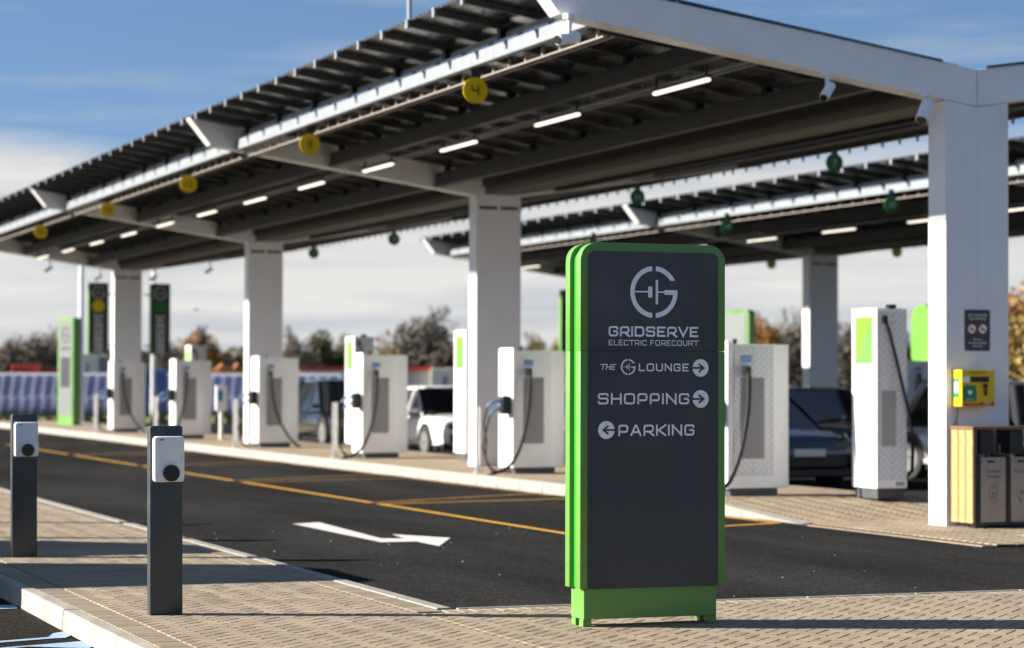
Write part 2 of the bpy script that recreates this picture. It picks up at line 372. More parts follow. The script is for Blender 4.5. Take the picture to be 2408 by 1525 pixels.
# ------------------------------------------------------------------ ground
def sheet(name, poly, z, m):
    mb = MB(); mb.add([(x, y, z) for x, y in poly], [tuple(range(len(poly)))]); return tag(mb.ob(name, m), kind='structure')
sheet('ground', [(-900, -200), (1500, -200), (1500, 1500), (-900, 1500)], -1.9, FIELD)
mb = MB(); mb.add([(-900,96,-.35),(1500,96,-.35),(1500,125,-1.3),(-900,125,-1.3),(1500,1500,-1.6),(-900,1500,-1.6)], [(0,1,2,3),(3,2,4,5)])
tag(mb.ob('field', FIELD), kind='structure')
sheet('road', [(3.13, -10), (90, -10), (90, 92), (3.13, 92)], -.02, ASPH)
sheet('parking_lot', [(-60, -10), (3.13, -10), (3.13, 92), (-60, 92)], -.14, ASPH2)
mb = MB().box(-60, 90, 92, 98, -1.5, -.03); v = tag(mb.ob('verge', GRASS), kind='structure')

LIMITS = []
def clip(poly, x0, x1, y0, y1):
    for ax, lim, sg in ((0, x0, 1), (0, x1, -1), (1, y0, 1), (1, y1, -1)):
        outp = []; n = len(poly)
        for i in range(n):
            a, b = poly[i], poly[(i+1) % n]; da = (a[ax]-lim)*sg; db = (b[ax]-lim)*sg
            if da >= 0: outp.append(a)
            if (da >= 0) != (db >= 0):
                u = da/(da-db); outp.append((a[0]+(b[0]-a[0])*u, a[1]+(b[1]-a[1])*u))
        poly = outp
        if len(poly) < 3: return []
    return poly
def inset(poly, d):
    n = len(poly); cx = sum(p[0] for p in poly)/n; cy = sum(p[1] for p in poly)/n; lines = []
    area = sum(poly[i][0]*poly[(i+1) % n][1]-poly[(i+1) % n][0]*poly[i][1] for i in range(n))
    if area < 0: poly = poly[::-1]
    res = []
    for i in range(n):
        a, b, c = Vector(poly[i-1]), Vector(poly[i]), Vector(poly[(i+1) % n])
        d0, d1 = (b-a), (c-b)
        if d0.length < .004 or d1.length < .004: return []
        d0.normalize(); d1.normalize(); n0 = Vector((-d0.y, d0.x)); n1 = Vector((-d1.y, d1.x)); q = n0+n1
        k = 1+n0.dot(n1)
        if k < .15: return []
        p = b+q*(d/k); res.append((p.x, p.y))
    ar = sum(res[i][0]*res[(i+1) % n][1]-res[(i+1) % n][0]*res[i][1] for i in range(n))
    return res if ar > 3e-4 else []
def brick_into(mb, poly, z, ch=.0028, depth=.03):
    o = inset(poly, .0053); i = inset(o, ch) if o else []
    if not i: return
    n = len(o); vs = [(x, y, z-depth) for x, y in o]+[(x, y, z-ch) for x, y in o]+[(x, y, z) for x, y in i]
    fs = [tuple(range(2*n, 3*n))]
    for k in range(n):
        m_ = (k+1) % n; fs += [(k, m_, n+m_, n+k), (n+k, n+m_, 2*n+m_, 2*n+k)]
    mb.add(vs, fs)
W_ = .1
def herring(x0, x1, y0, y1):
    full, cut = [], []; c45 = math.sqrt(.5); cx, cy = (x0+x1)/2, (y0+y1)/2; rad = math.hypot(x1-x0, y1-y0)/2+.3; K = int(rad/W_)+4
    uc, vc = (cx*c45+cy*c45)/W_, (-cx*c45+cy*c45)/W_
    for i in range(-K, K):
        for j in range(-K//2-2, K//2+3):
            # lattice (1,1),(4,0)
            bu, bv = i+4*j, i
            bu += round((uc-vc)/4)*4; bu += round(vc); bv += round(vc)
            for k, (du, dv, wu, wv) in enumerate(((0, 0, 2, 1), (2, -1, 1, 2))):
                u0, v0 = (bu+du)*W_, (bv+dv)*W_; u1, v1 = u0+wu*W_, v0+wv*W_
                mu_, mv = (u0+u1)/2, (v0+v1)/2; X = (mu_-mv)*c45; Y = (mu_+mv)*c45
                if X < x0-.15 or X > x1+.15 or Y < y0-.15 or Y > y1+.15: continue
                poly = [((u-v)*c45, (u+v)*c45) for u, v in ((u0, v0), (u1, v0), (u1, v1), (u0, v1))]
                if all(x0 <= p[0] <= x1 and y0 <= p[1] <= y1 for p in poly): full.append((X, Y, k, poly))
                else:
                    q = clip(poly, x0, x1, y0, y1)
                    if q: cut.append(q)
    seen = set(); f2 = []
    for b in full:
        key = (round(b[0], 3), round(b[1], 3))
        if key not in seen: seen.add(key); f2.append(b)
    return f2, cut
def inview(x, y):
    d = Vector((x, y, 0))-Vector((0, 0, 1.6)); z = d.dot(F); return z > 1 and abs(d.dot(RR)/z) < .215 and abs(d.dot(U)/z) < .138

PX = (3.40, 5.35)      # herringbone strip between the two soldier courses
pav = MB(); pav.add([(3.16, 8, -.017), (14, 8, -.017), (14, 16.13, -.017), (5.64, 16.13, -.017), (5.64, 90, -.017), (3.16, 90, -.017)], [(0, 1, 2, 3, 4, 5)])
pavement = tag(pav.ob('pavement', BED), kind='structure')
f1, c1 = herring(PX[0], PX[1], 12.4, 34); f2, c2 = herring(PX[1], 11.4, 12.4, 15.9)
full = f1+f2; full.sort(key=lambda b: (not inview(b[0], b[1]), math.hypot(b[0], b[1])))
bm_ = []
for k in (0, 1):
    m_ = MB(); c45 = math.sqrt(.5); hu, hv = ((.1, .05), (.05, .1))[k]
    brick_into(m_, [((u-v)*c45, (u+v)*c45) for u, v in ((-hu, -hv), (hu, -hv), (hu, hv), (-hu, hv))], 0)
    # a small spacer nib on one long side
    a, b = ((.035, -.05), (.05, .035))[k]; q = (a-b)*c45, (a+b)*c45
    m_.box(q[0]-.0035, q[0]+.0035, q[1]-.0035, q[1]+.0035, -.02, -.0045)
    bm_.append(m_.mesh('brick', BRICK))
zr = random.Random(3)
for X, Y, k, poly in full[:270]:
    o = link('brick', bm_[k], pavement, (X, Y, zr.uniform(-.0012, .0012)))
rest = MB()
for X, Y, k, poly in full[270:]: brick_into(rest, poly, zr.uniform(-.0012, .0012))
for q in c1+c2: brick_into(rest, q, 0)
y = 12.3
while y < 34:
    for xa in (3.195, 5.352): brick_into(rest, [(xa, y), (xa+.2, y), (xa+.2, y+.1), (xa, y+.1)], zr.uniform(-.001, .001)) if not (xa > 5 and y < 15.95) else None
    y += .1
x = 5.56
while x < 11.4:
    brick_into(rest, [(x, 15.902), (x+.1, 15.902), (x+.1, 16.102), (x, 16.102)], zr.uniform(-.001, .001)); x += .1
tag(rest.ob('brick_field', BRICK, pavement), kind='stuff')
far = MB(); far.add([(3.2, 34, 0), (5.55, 34, 0), (5.55, 90, 0), (3.2, 90, 0)], [(0, 1, 2, 3)]); far.ob('far_paving', PAVFAR, pavement)
ks = MB().prism([(3.07, -.15), (3.19, -.15), (3.19, .0), (3.085, .0)], -.452, .452, 'y').mesh('kerb_stone', CONC, bevel=.012)
for i in range(52): link('kerb_stone', ks, pavement, (zr.uniform(-.003, .003), 11.9+.915*i, .004+zr.uniform(-.003, .003)))
fk = MB().box(5.558, 5.668, -.452, .452, -.10, 0).mesh('flush_kerb', CONCW, bevel=.008)
for i in range(60): link('flush_kerb', fk, pavement, (0, 16.62+.915*i, .006))
fk2 = MB().box(-.452, .452, 16.108, 16.158, -.08, 0).mesh('edging', CONCW, bevel=.006)
for i in range(8): link('edging', fk2, pavement, (6.15+.915*i, 0, .005))

# island under the canopies: raised behind a kerb that tapers away at the near end
def island(name, X0, X1, bricks, ystart):
    prof = [(20.65, 0), (24.9, 0), (27.4, .14), (31, .14), (86, .14)] if bricks else [(ystart, .14), (86, .14)]
    mb = MB()
    for i in range(len(prof)-1):
        (ya, za), (yb, zb) = prof[i], prof[i+1]; e = -.012 if yb <= 31 and bricks else 0
        mb.add([(X0+.1, ya, za+e), (X1, ya, za+e), (X1, yb, zb+e), (X0+.1, yb, zb+e)], [(0, 1, 2, 3)])
    if bricks: mb.add([(12.7, 20.65, -.012), (26, 20.65, -.012), (26, 25.6, -.012), (12.7, 25.6, -.012)], [(0, 1, 2, 3)])
    mb.add([(X1, prof[0][0], -.02), (X1, 86, -.02), (X1, 86, .14), (X1, prof[0][0], prof[0][1])], [(0, 1, 2, 3)])
    mb.add([(X0, 86, -.02), (X1, 86, -.02), (X1, 86, .14), (X0, 86, .14)], [(0, 1, 2, 3)])
    return tag(mb.ob(name, PAVFAR if not bricks else BED), kind='structure')
isl = island('island_pavement', 12.8, 15.85, True, 0)
def zi(y): return 0 if y < 24.9 else (.14 if y > 27.4 else .14*(y-24.9)/2.5)
A, Ac = herring(12.95, 15.8, 20.75, 32); B2, Bc = herring(15.8, 19.2, 20.75, 25.5)
mb = MB()
for X, Y, k, poly in A+B2: brick_into(mb, poly, (zi(Y) if X < 15.8 else 0)+zr.uniform(-.001, .001), depth=.02)
for q in Ac+Bc: brick_into(mb, q, zi(sum(p[1] for p in q)/len(q)) if q[0][0] < 15.8 else 0, depth=.02)
tag(mb.ob('brick_field', BRICK, isl), kind='stuff')
mb = MB().add([(12.92, 32, .142), (15.84, 32, .142), (15.84, 86, .142), (12.92, 86, .142)], [(0, 1, 2, 3)]); mb.ob('far_paving', PAVFAR, isl)
for i in range(63):
    y0 = 27.55+.92*i; MBk = None
    link('kerb_stone', bpy.data.meshes.get('island_kerb') or MB().prism([(12.79, -.03), (12.94, -.03), (12.94, .145), (12.815, .145)], -.455, .455, 'y').mesh('island_kerb', CONCW, bevel=.015), isl, (0, y0, 0))
tp = MB().add([(12.79, 24.6, -.03), (12.94, 24.6, -.03), (12.94, 27.08, -.03), (12.79, 27.08, -.03), (12.79, 24.6, -.012), (12.94, 24.6, .004), (12.94, 27.08, .145), (12.79, 27.08, .14)],
   [(3,2,1,0),(4,5,6,7),(0,1,5,4),(1,2,6,5),(2,3,7,6),(3,0,4,7)]); tp.ob('dropped_kerb', CONCW, isl)
fk3 = MB().box(12.72, 12.78, -.456, .456, -.06, -.004).mesh('edging', BRICK, bevel=.006)
for i in range(4): link('edging', fk3, isl, (0, 21.1+.915*i, .002))
isl.children
island('far_island_pavement', 27.2, 30.3, False, 22)
# curved near edge of the crossing, tactile slab
mb = MB()
for i in range(40):
    for j in range(9): mb.prism([(14.0+.066*i+.018*math.cos(a), 21.35+.066*j+.018*math.sin(a)) for a in (0, PI/3, 2*PI/3, PI, 4*PI/3, 5*PI/3)], .0, .007, 'z')
mb.box(13.96, 16.7, 21.31, 21.94, -.01, .002)
mb.ob('tactile_paving', TACT, isl)

# road markings
def strip(mb, a, b, w, z): 
    a, b = Vector(a), Vector(b); d = (b-a).normalized(); n = Vector((-d.y, d.x))*w/2
    mb.add([(*(a+n), z), (*(a-n), z), (*(b-n), z), (*(b+n), z)], [(0, 1, 2, 3)])
bays = [(23.66, 30.45), (30.75, 37.55), (38.15, 44.95), (45.5, 51.8), (52.6, 60.8)]
for i, (ya, yb) in enumerate(bays):
    mb = MB(); strip(mb, (9.66, ya), (9.66, yb), .10, -.015)
    mb.ob('bay_line', YLINE).name = 'bay_line'
    C.objects[-1] if False else None
for o in [o for o in C.objects if o.name.startswith('bay_line')]: tag(o, kind='structure')
for i, (ya, yb) in enumerate(bays):
    mb = MB(); strip(mb, (9.74, ya+.03), (12.62, ya+1.25 if i == 0 else ya+1.75), .09, -.0152); strip(mb, (9.74, yb-.05), (12.62, yb+.55 if i == 0 else yb+.75), .09, -.0151)
    tag(mb.ob('cross_bay_line', YLINE2 if i else YLINE), kind='structure')
    mb = MB(); strip(mb, (12.66, ya+1.2), (12.66, yb+.6), .08, -.0148); tag(mb.ob('kerbside_line', YLINE2 if i else YLINE), kind='structure')
mb = MB(); A_ = [(7.39,26.49),(7.76,26.69),(7.57,23.78),(7.79,23.67),(7.88,24.38),(8.27,23.63),(7.75,22.48),(7.76,23.20),(7.39,23.21)]
mb.add([(x, y, -.015) for x, y in A_], [(0, 1, 2, 8), (8, 2, 3, 7), (3, 4, 5, 7), (7, 5, 6)])
tag(mb.ob('road_arrow', WLINE), kind='structure')
def poly_mark(pts, z=-.134):
    mb = MB(); mb.add([(x, y, z) for x, y in pts], [tuple(range(len(pts)))]); tag(mb.ob('bay_marking', BLINE), kind='structure')
poly_mark([(.5, 15.42), (2.91, 16.38), (3.00, 16.39), (3.07, 16.54), (3.062, 16.80), (2.97, 16.70), (2.90, 16.47), (.5, 15.53)])
poly_mark([(.5, 15.05), (2.68, 15.93), (3.02, 15.70), (3.066, 15.78), (3.066, 16.12), (3.03, 16.13), (2.68, 15.99), (.5, 15.22)])
poly_mark([(.5, 19.1), (3.066, 19.52), (3.066, 19.62), (.5, 19.3)])
poly_mark([(.5, 18.3), (2.955, 18.6), (3.05, 18.62), (3.066, 18.90), (2.95, 18.92), (.5, 18.6)])

# ------------------------------------------------------------------ canopies
CY = [23.6+15.35*i for i in range(4)]
def zb_(x, xc): return 5.44-.151*(abs(9.46-14.49)-abs(x-xc))      # underside of an arm
def canopy(name, xc, label, first):
    t = thing(name, label, 'canopy', (xc, 23.6, 0))
    def zb(dx): return 4.68+.151*abs(dx)
    # columns
    mb = MB(); mb.prism([(-.406, 0), (.406, 0), (.406, 4.89), (0, 4.80), (-.406, 4.89)], 0, .37, 'y')
    cm = mb.mesh('column', WHITE, bevel=.006)
    cm0 = MB().prism([(-.406, -.01), (.406, -.01), (.406, 4.736), (0, 4.675), (-.406, 4.736)], 0, .37, 'y').mesh('column', WHITE, bevel=.004)
    slot = MB(); slot.box(-.35, -.03, -.006, .01, 4.52, 4.57); slot.box(.03, .35, -.006, .01, 4.52, 4.57); slm = slot.mesh('slot', BLACKP)
    # arm: one V shaped box beam, tips cut slanting outwards
    e, tb, tt = 5.03, 5.44, 5.885
    prof = [(-e, tb), (0, zb(0)), (e, tb), (e+.36, tt), (0, zb(0)+.415), (-e-.36, tt)]
    arm = MB().prism(prof, .02, .30, 'y').mesh('arm', WHITE, bevel=.012)
    for i in range(4):
        base = (zi(CY[i]) if xc < 20 else .14)-.01
        if i == 0 and xc < 20: base = -.01
        link('column', cm0 if i == 0 else cm, t, (0, 15.35*i, base if i else 0))
        if i: link('slot', slm, t, (0, 15.35*i, 0))
        if i: link('arm', arm, t, (0, 15.35*i, 0))
    # cladding on the first arm: the white fascia with its joints
    fa = MB().prism(prof, .0, .30, 'y').ob('fascia', WHITE, t, bevel=.008)
    MB().box(-.002, .002, -.002, .004, 4.69, 5.09).ob('joint', BLACKP, fa)
    MB().box(-.0006, .0006, -.001, .004, 0, 4.66).ob('joint', GRILLE, t)
    edge = MB(); edge.prism([(-5.3, 5.895), (-.45, 5.163), (-.45, 5.185), (-5.3, 5.917)], -.02, .012, 'y') ; edge.prism([(.12, 5.115), (5.3, 5.897), (5.3, 5.925), (.12, 5.143)], -.02, .012, 'y')
    edge.ob('fascia_trim', mat('dark_blue_trim', (.02, .045, .12), .35) if first else bpy.data.materials['dark_blue_trim'], t)
    Y0, Y1 = .30, 3*15.35+.0
    def roofz(dx): return 5.045+.151*abs(dx)                       # level of the purlin tops' stubs / rail undersides
    # galvanised edge beams, the right ones darkened as if in shade, and purlins
    for sx in (-1, 1):
        for i in range(3):
            ya, yb = (.31 if i == 0 else 15.35*i+.31), 15.35*(i+1)+.01
            xe = sx*4.62
            b = MB(); b.box(min(xe, xe-sx*.10), max(xe, xe-sx*.10), ya, yb, 5.372, 5.535)
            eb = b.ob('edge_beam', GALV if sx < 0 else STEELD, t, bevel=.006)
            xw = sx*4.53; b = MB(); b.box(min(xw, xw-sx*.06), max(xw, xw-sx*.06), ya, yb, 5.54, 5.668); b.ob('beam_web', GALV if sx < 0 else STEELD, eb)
            b = MB(); y = ya+.12
            while y < yb-.9:
                b.box(min(sx*4.615, sx*4.57), max(sx*4.615, sx*4.57), y, y+.78, 5.537, 5.572)
                b.box(min(sx*4.622, sx*4.60), max(sx*4.622, sx*4.60), y+.30, y+.33, 5.565, 5.585); y += .955
            b.ob('gutter_lip', mat('lip_steel', (.55, .58, .60), .22, metal=.8) if 'lip_steel' not in bpy.data.materials else bpy.data.materials['lip_steel'], eb)
            b = MB(); b.box(sx*2.62-.02, sx*2.62+.02, ya, yb, zb(2.62)+.02, zb(2.62)+.05); b.box(sx*2.50-.015, sx*2.50+.015, ya, yb, zb(2.5)+.03, zb(2.5)+.05); b.ob('conduit', GALV, t)
            for dx in (2.95, 1.10):
                x_ = sx*dx; zz_ = zb(dx)+.02
                b = MB(); b.box(x_-.045, x_+.045, ya-.02, yb+.02, zz_+.02, zz_+.235); b.box(x_-.075, x_+.075, ya-.02, yb+.02, zz_, zz_+.018); b.ob('purlin', STEELD, t)
    for i in range(3):
        ya, yb = .31+15.35*i, 15.35*(i+1)+.01
        b = MB(); b.box(-.25, .25, ya+.1, yb-.02, 4.77, 4.90); MB().box(-.30, .30, ya, yb, 4.91, 5.06).ob('gap_closure', STEELD, t); b.ob('valley_gutter', mat('valley_steel', (.15, .14, .125), .6) if 'valley_steel' not in bpy.data.materials else bpy.data.materials['valley_steel'], t)  # upper plate added to stop sun leaking through the centre gap
        b = MB(); b.box(.42, .46, ya, yb, 4.80, 4.86); b.box(.50, .78, ya, yb, 4.92, 5.05)
        b.ob('service_duct', STEELD, t)
    # cable rail hanging under the left edge beam
    for sx in (-1, 1):
        for i in range(3):
            ya, yb = .2+15.35*i, 15.35*(i+1); x_ = sx*4.44
            b = MB()
            if sx < 0: b.box(x_-.02, x_+.02, ya, yb, 5.255, 5.272); b.box(x_+.10, x_+.12, ya, yb, 5.255, 5.27)
            y = ya+.15
            while y < yb: b.box(x_-.022, x_+.004, y, y+.035, 5.272, 5.372); y += .535
            cr_o = b.ob('cable_rail' if sx < 0 else 'rail_hangers', mat('rail_steel', (.30, .255, .22), .5) if 'rail_steel' not in bpy.data.materials else bpy.data.materials['rail_steel'], t)
            if sx > 0: cr_o['kind'] = 'stuff'
    # rails, stubs, modules
    rl = {}
    for sx in (-1, 1):
        a, b_ = sx*5.40, sx*.25
        b = MB(); b.prism([(a, roofz(a)-.035), (b_, roofz(b_)-.035), (b_, roofz(b_)+.03), (a, roofz(a)+.03)], -.028, .028, 'y'); rl[sx] = b.mesh('rail', STEELD)
    capm = MB().box(-.01, .02, -.035, .035, -.06, .05).mesh('rail_end', GALV)
    sm = MB().box(-.05, .05, -.06, .06, -.0, .12).mesh('stub', BLACKP)
    pm = {}
    for sx in (-1, 1):
        b = MB(); sl_ = .151*sx
        b.add([(-.85, -.482, -.85*sl_), (.85, -.482, .85*sl_), (.85, .482, .85*sl_), (-.85, .482, -.85*sl_), (-.85, -.482, -.85*sl_+.03), (.85, -.482, .85*sl_+.03), (.85, .482, .85*sl_+.03), (-.85, .482, -.85*sl_+.03)],
              [(3,2,1,0),(4,5,6,7),(0,1,5,4),(1,2,6,5),(2,3,7,6),(3,0,4,7)])
        pm[sx] = b.mesh('solar_module', PV)
    n = 47; pitch = (Y1+.30-.0)/n
    for sx in (-1, 1):
        for i in range(n+1):
            y = .03+i*pitch
            link('rail', rl[sx], t, (0, y, 0)); link('rail_end', capm, t, (sx*5.41, y, roofz(5.4)))
            if i % 2 == 1:
                for dx in (4.55, 2.95, 1.10): link('stub', sm, t, (sx*dx, y+.02, roofz(dx)-.14))
            if i < n:
                for dx in (4.53, 2.80, 1.07): link('solar_module', pm[sx], t, (sx*dx, y+pitch/2, roofz(dx)+.034))
    return t
can1 = canopy('canopy', 14.49, 'nearest white column canopy roofed with solar panels over the left row of chargers', True)
can2 = canopy('canopy', 28.9, 'second solar canopy farther right, seen behind the nearest white column', False)

# ------------------------------------------------------------------ under the canopies: tubes, bay discs, cameras
def tube_light():
    t = thing('tube_light', '', 'light', group='tube lights under the canopies')
    mb = MB(); mb.box(-.04, .04, -.76, .76, .0, .03); mb.ob('housing', STEELD, t)
    mb = MB(); mb.box(-.032, .032, -.74, .74, -.042, -.002); mb.ob('tube', LIT, t, bevel=.015)
    mb = MB(); mb.box(-.012, .012, .66, .70, .03, .14); mb.ob('hanger', BLACKP, t)
    MB().box(-.012, .012, -.70, -.66, .03, .14).ob('hanger', BLACKP, t)
    return t
TL = tube_light()
LN = ['nearest the camera', 'second from the near end', 'third from the near end', 'fourth, by the second white column', 'fifth in the row', 'sixth in the row', 'seventh in the row', 'eighth, by the third column', 'ninth in the row', 'tenth in the row', 'eleventh in the row', 'last at the far end']
for q, xc in enumerate((14.49, 28.9)):
    for i in range(12):
        lab = 'lit white tube light under the %s canopy, %s' % (('nearest', 'right-hand')[q], LN[i])
        p = (xc-2.86, 25.3+3.82*i, 4.985)
        if q == 0 and i == 0: TL['label'] = lab; TL.location = p
        else: dup(TL, lab, p)
def disc_sign(num, m, loc, lab, grp, inkm):
    t = thing('bay_number_sign', lab, 'sign', loc, group=grp)
    mb = MB(); mb.disc((0, 0, 0), .158, 40, 'y', .012); d = mb.ob('disc', m, t)
    MB().box(-.06, .06, -.004, .004, .14, .30).ob('bracket', DARKG, t)
    if num == '4':
        mb = MB(); stroke(mb, [(-.045, .06), (-.045, .0), (.045, .0)], .018, -.0075); stroke(mb, [(.036, .06), (.036, -.06)], .018, -.0079); mb.ob('number', inkm, t)
    else: link('number', text_mesh(num, .165, 'number', inkm), t, (0, -.0075, -.058))
YL = ['largest yellow disc, numbered 4, hanging below the canopy edge nearest the camera', 'yellow disc numbered 8 beside the second arm of the canopy', 'yellow disc numbered 12 midway along the left canopy edge', 'small yellow disc numbered 16 next to the third arm', 'smallest yellow disc, numbered 20, at the far left of the canopy']
for k, (nm, y) in enumerate((('4', 27.65), ('8', 34.9), ('12', 42.78), ('16', 50.03), ('20', 58.07))):
    disc_sign(nm, YELD, (9.98, y, 5.11), YL[k], 'yellow bay number discs', BLACKP)
GL = ['green disc numbered 7 left of the nearest column, largest of the green ones', 'green disc numbered 11 above the fin of the second canopy', 'green disc numbered 15 hidden behind the second column', 'small green disc numbered 19 against the clouds left of the second column', 'smallest green disc, numbered 23, right of the third column']
for k, (nm, y) in enumerate((('7', 35.7), ('11', 43.8), ('15', 51.4), ('19', 59.3), ('23', 66.7))):
    disc_sign(nm, GREEDISC, (19.2, y, 5.21), GL[k], 'green bay number discs', PRINT)
DL = ['dark green disc numbered 10 under the second canopy, close to the nearest column', 'dark green disc numbered 14 under the second canopy, just past its fin', 'dark green disc numbered 18 under the second canopy above the large totem']
for k, (nm, y) in enumerate((('10', 42.1), ('14', 49.5), ('18', 57.3))):
    disc_sign(nm, GREEDISC, (23.9, y, 5.08), DL[k], 'discs under the second canopy', PRINT)
for k, y in enumerate((58.0, 65.5)):
    disc_sign(('9', '13')[k], YELD, (33.1, y, 5.12), 'olive yellow disc below the far edge of the second canopy, %s one' % ('nearer', 'farther')[k], 'discs under the second canopy', BLACKP)

def bullet_cam(loc, rz, tilt, lab, sc=1., fat=False, m=WHITE2):
    t = thing('security_camera', lab, 'camera', loc, rz, 'security cameras on the canopy'); t.scale = (sc,)*3
    mb = MB(); mb.tube([(0, 0, 0), (0, 0, -.05)], .06, 14); mb.ob('base', m, t, smooth=.6)
    mb = MB(); mb.tube([(0, 0, -.03), (-.01, -.02, -.16), (-.03, -.06, -.21)], .025, 10); mb.ob('arm', m, t, smooth=.8)
    r = .085 if fat else .055; Lg = .30 if fat else .26
    d = Vector((-math.cos(tilt), -.35, -math.sin(tilt))).normalized(); c = Vector((-.03, -.05, -.24))
    mb = MB(); mb.tube([c-d*Lg*.45, c-d*Lg*.40, c+d*Lg*.5], r, 16); mb.ob('housing', m, t, smooth=.6)
    mb = MB(); mb.tube([c+d*Lg*.5, c+d*(Lg*.5+.012)], r*.8, 16); mb.ob('lens', BLACKP, t)
    return t
bullet_cam((12.52, 23.45, 4.97), .2, .75, 'white bullet camera hanging from the middle of the near fascia', .95)
bullet_cam((13.72, 23.42, 4.78), 0, 1.0, 'white cylinder camera left of the top of the nearest column', .88, True)
bullet_cam((15.12, 23.42, 4.80), 0, 1.0, 'white cylinder camera right of the top of the nearest column', .88, True)
bullet_cam((9.52, 23.5, 5.43), 0, .2, 'white camera tucked under the left tip of the fascia', 1.1)
for i, (x, z) in enumerate(((12.3, 5.0), (13.75, 4.78), (15.35, 4.80), (17.0, 5.05))):
    bullet_cam((x, 70.1, z), 0, .6, ('first', 'second', 'third', 'fourth')[i]+' small camera from the left hanging off the far end of the canopy', .95, False, GREYC)
t = thing('antenna', 'thin pale rod standing on top of the near canopy roof', 'antenna', (12.0, 36.31, 5.5))
MB().tube([(0, 0, 0), (0, 0, 3.2)], .035, 8).ob('rod', GALV, t); MB().box(-.1, .1, -.1, .1, -.08, .02).ob('foot', GALV, t)

# vertical boards on the third column away
def lane_board(x, dm, lab, side):
    t = thing('column_sign', lab, 'sign', (x, 69.55, 2.33), group='vertical boards beside the far column')
    MB().prism(rrect(-.29, .29, 0, 2.05, .06), 0, .16, 'y').ob('frame', GREEN, t, smooth=.5)
    fb = MB().prism(rrect(-.245, .245, .04, 2.01, .05), -.006, .004, 'y').ob('board', ANTH, t)
    mb = MB(); logo(mb, 0, 1.77, .19, -.009); mb.ob('logo', BOARDI, fb)
    mb = MB(); disc_flat(mb, 0, 1.38, .18, -.009); mb.ob('spot', dm, fb)
    mb = MB(); word(mb, 'GRIDSERVE', 0, 1.1, 0, .26, 0, t=.19); me = mb.mesh('lettering', BOARDI); me.transform(Matrix.Rotation(-PI/2, 4, 'Y')); link('lettering', me, fb, (.13, -.009, .05))
    for z in (.25, 1.72): MB().box(min(0, side*.45), max(0, side*.45), .06, .10, z-.02, z+.02).ob('bracket', DARKG, t)
lane_board(13.62, YELD, 'dark vertical board with yellow spot on the left of the far column', 1)
lane_board(15.42, GREEDISC, 'dark vertical board with green spot on the right of the far column', -1)
t = thing('column_sign', 'dark vertical board with green edge just left of the large totem', 'sign', (28.0, 69.0, 2.33), group='vertical boards beside the far column')
MB().prism(rrect(-.29, .29, 0, 2.05, .06), 0, .16, 'y').ob('frame', GREEN, t, smooth=.5)
fb = MB().prism(rrect(-.245, .245, .04, 2.01, .05), -.006, .004, 'y').ob('board', ANTH, t)
mb = MB(); logo(mb, 0, 1.77, .19, -.009); mb.ob('logo', BOARDI, fb)
mb = MB(); disc_flat(mb, 0, 1.38, .18, -.009); mb.ob('spot', GREEDISC, fb)
mb = MB(); word(mb, 'GRIDSERVE', 0, 1.1, 0, .26, 0, t=.19); me = mb.mesh('lettering', BOARDI); me.transform(Matrix.Rotation(-PI/2, 4, 'Y')); link('lettering', me, fb, (.13, -.009, .05))

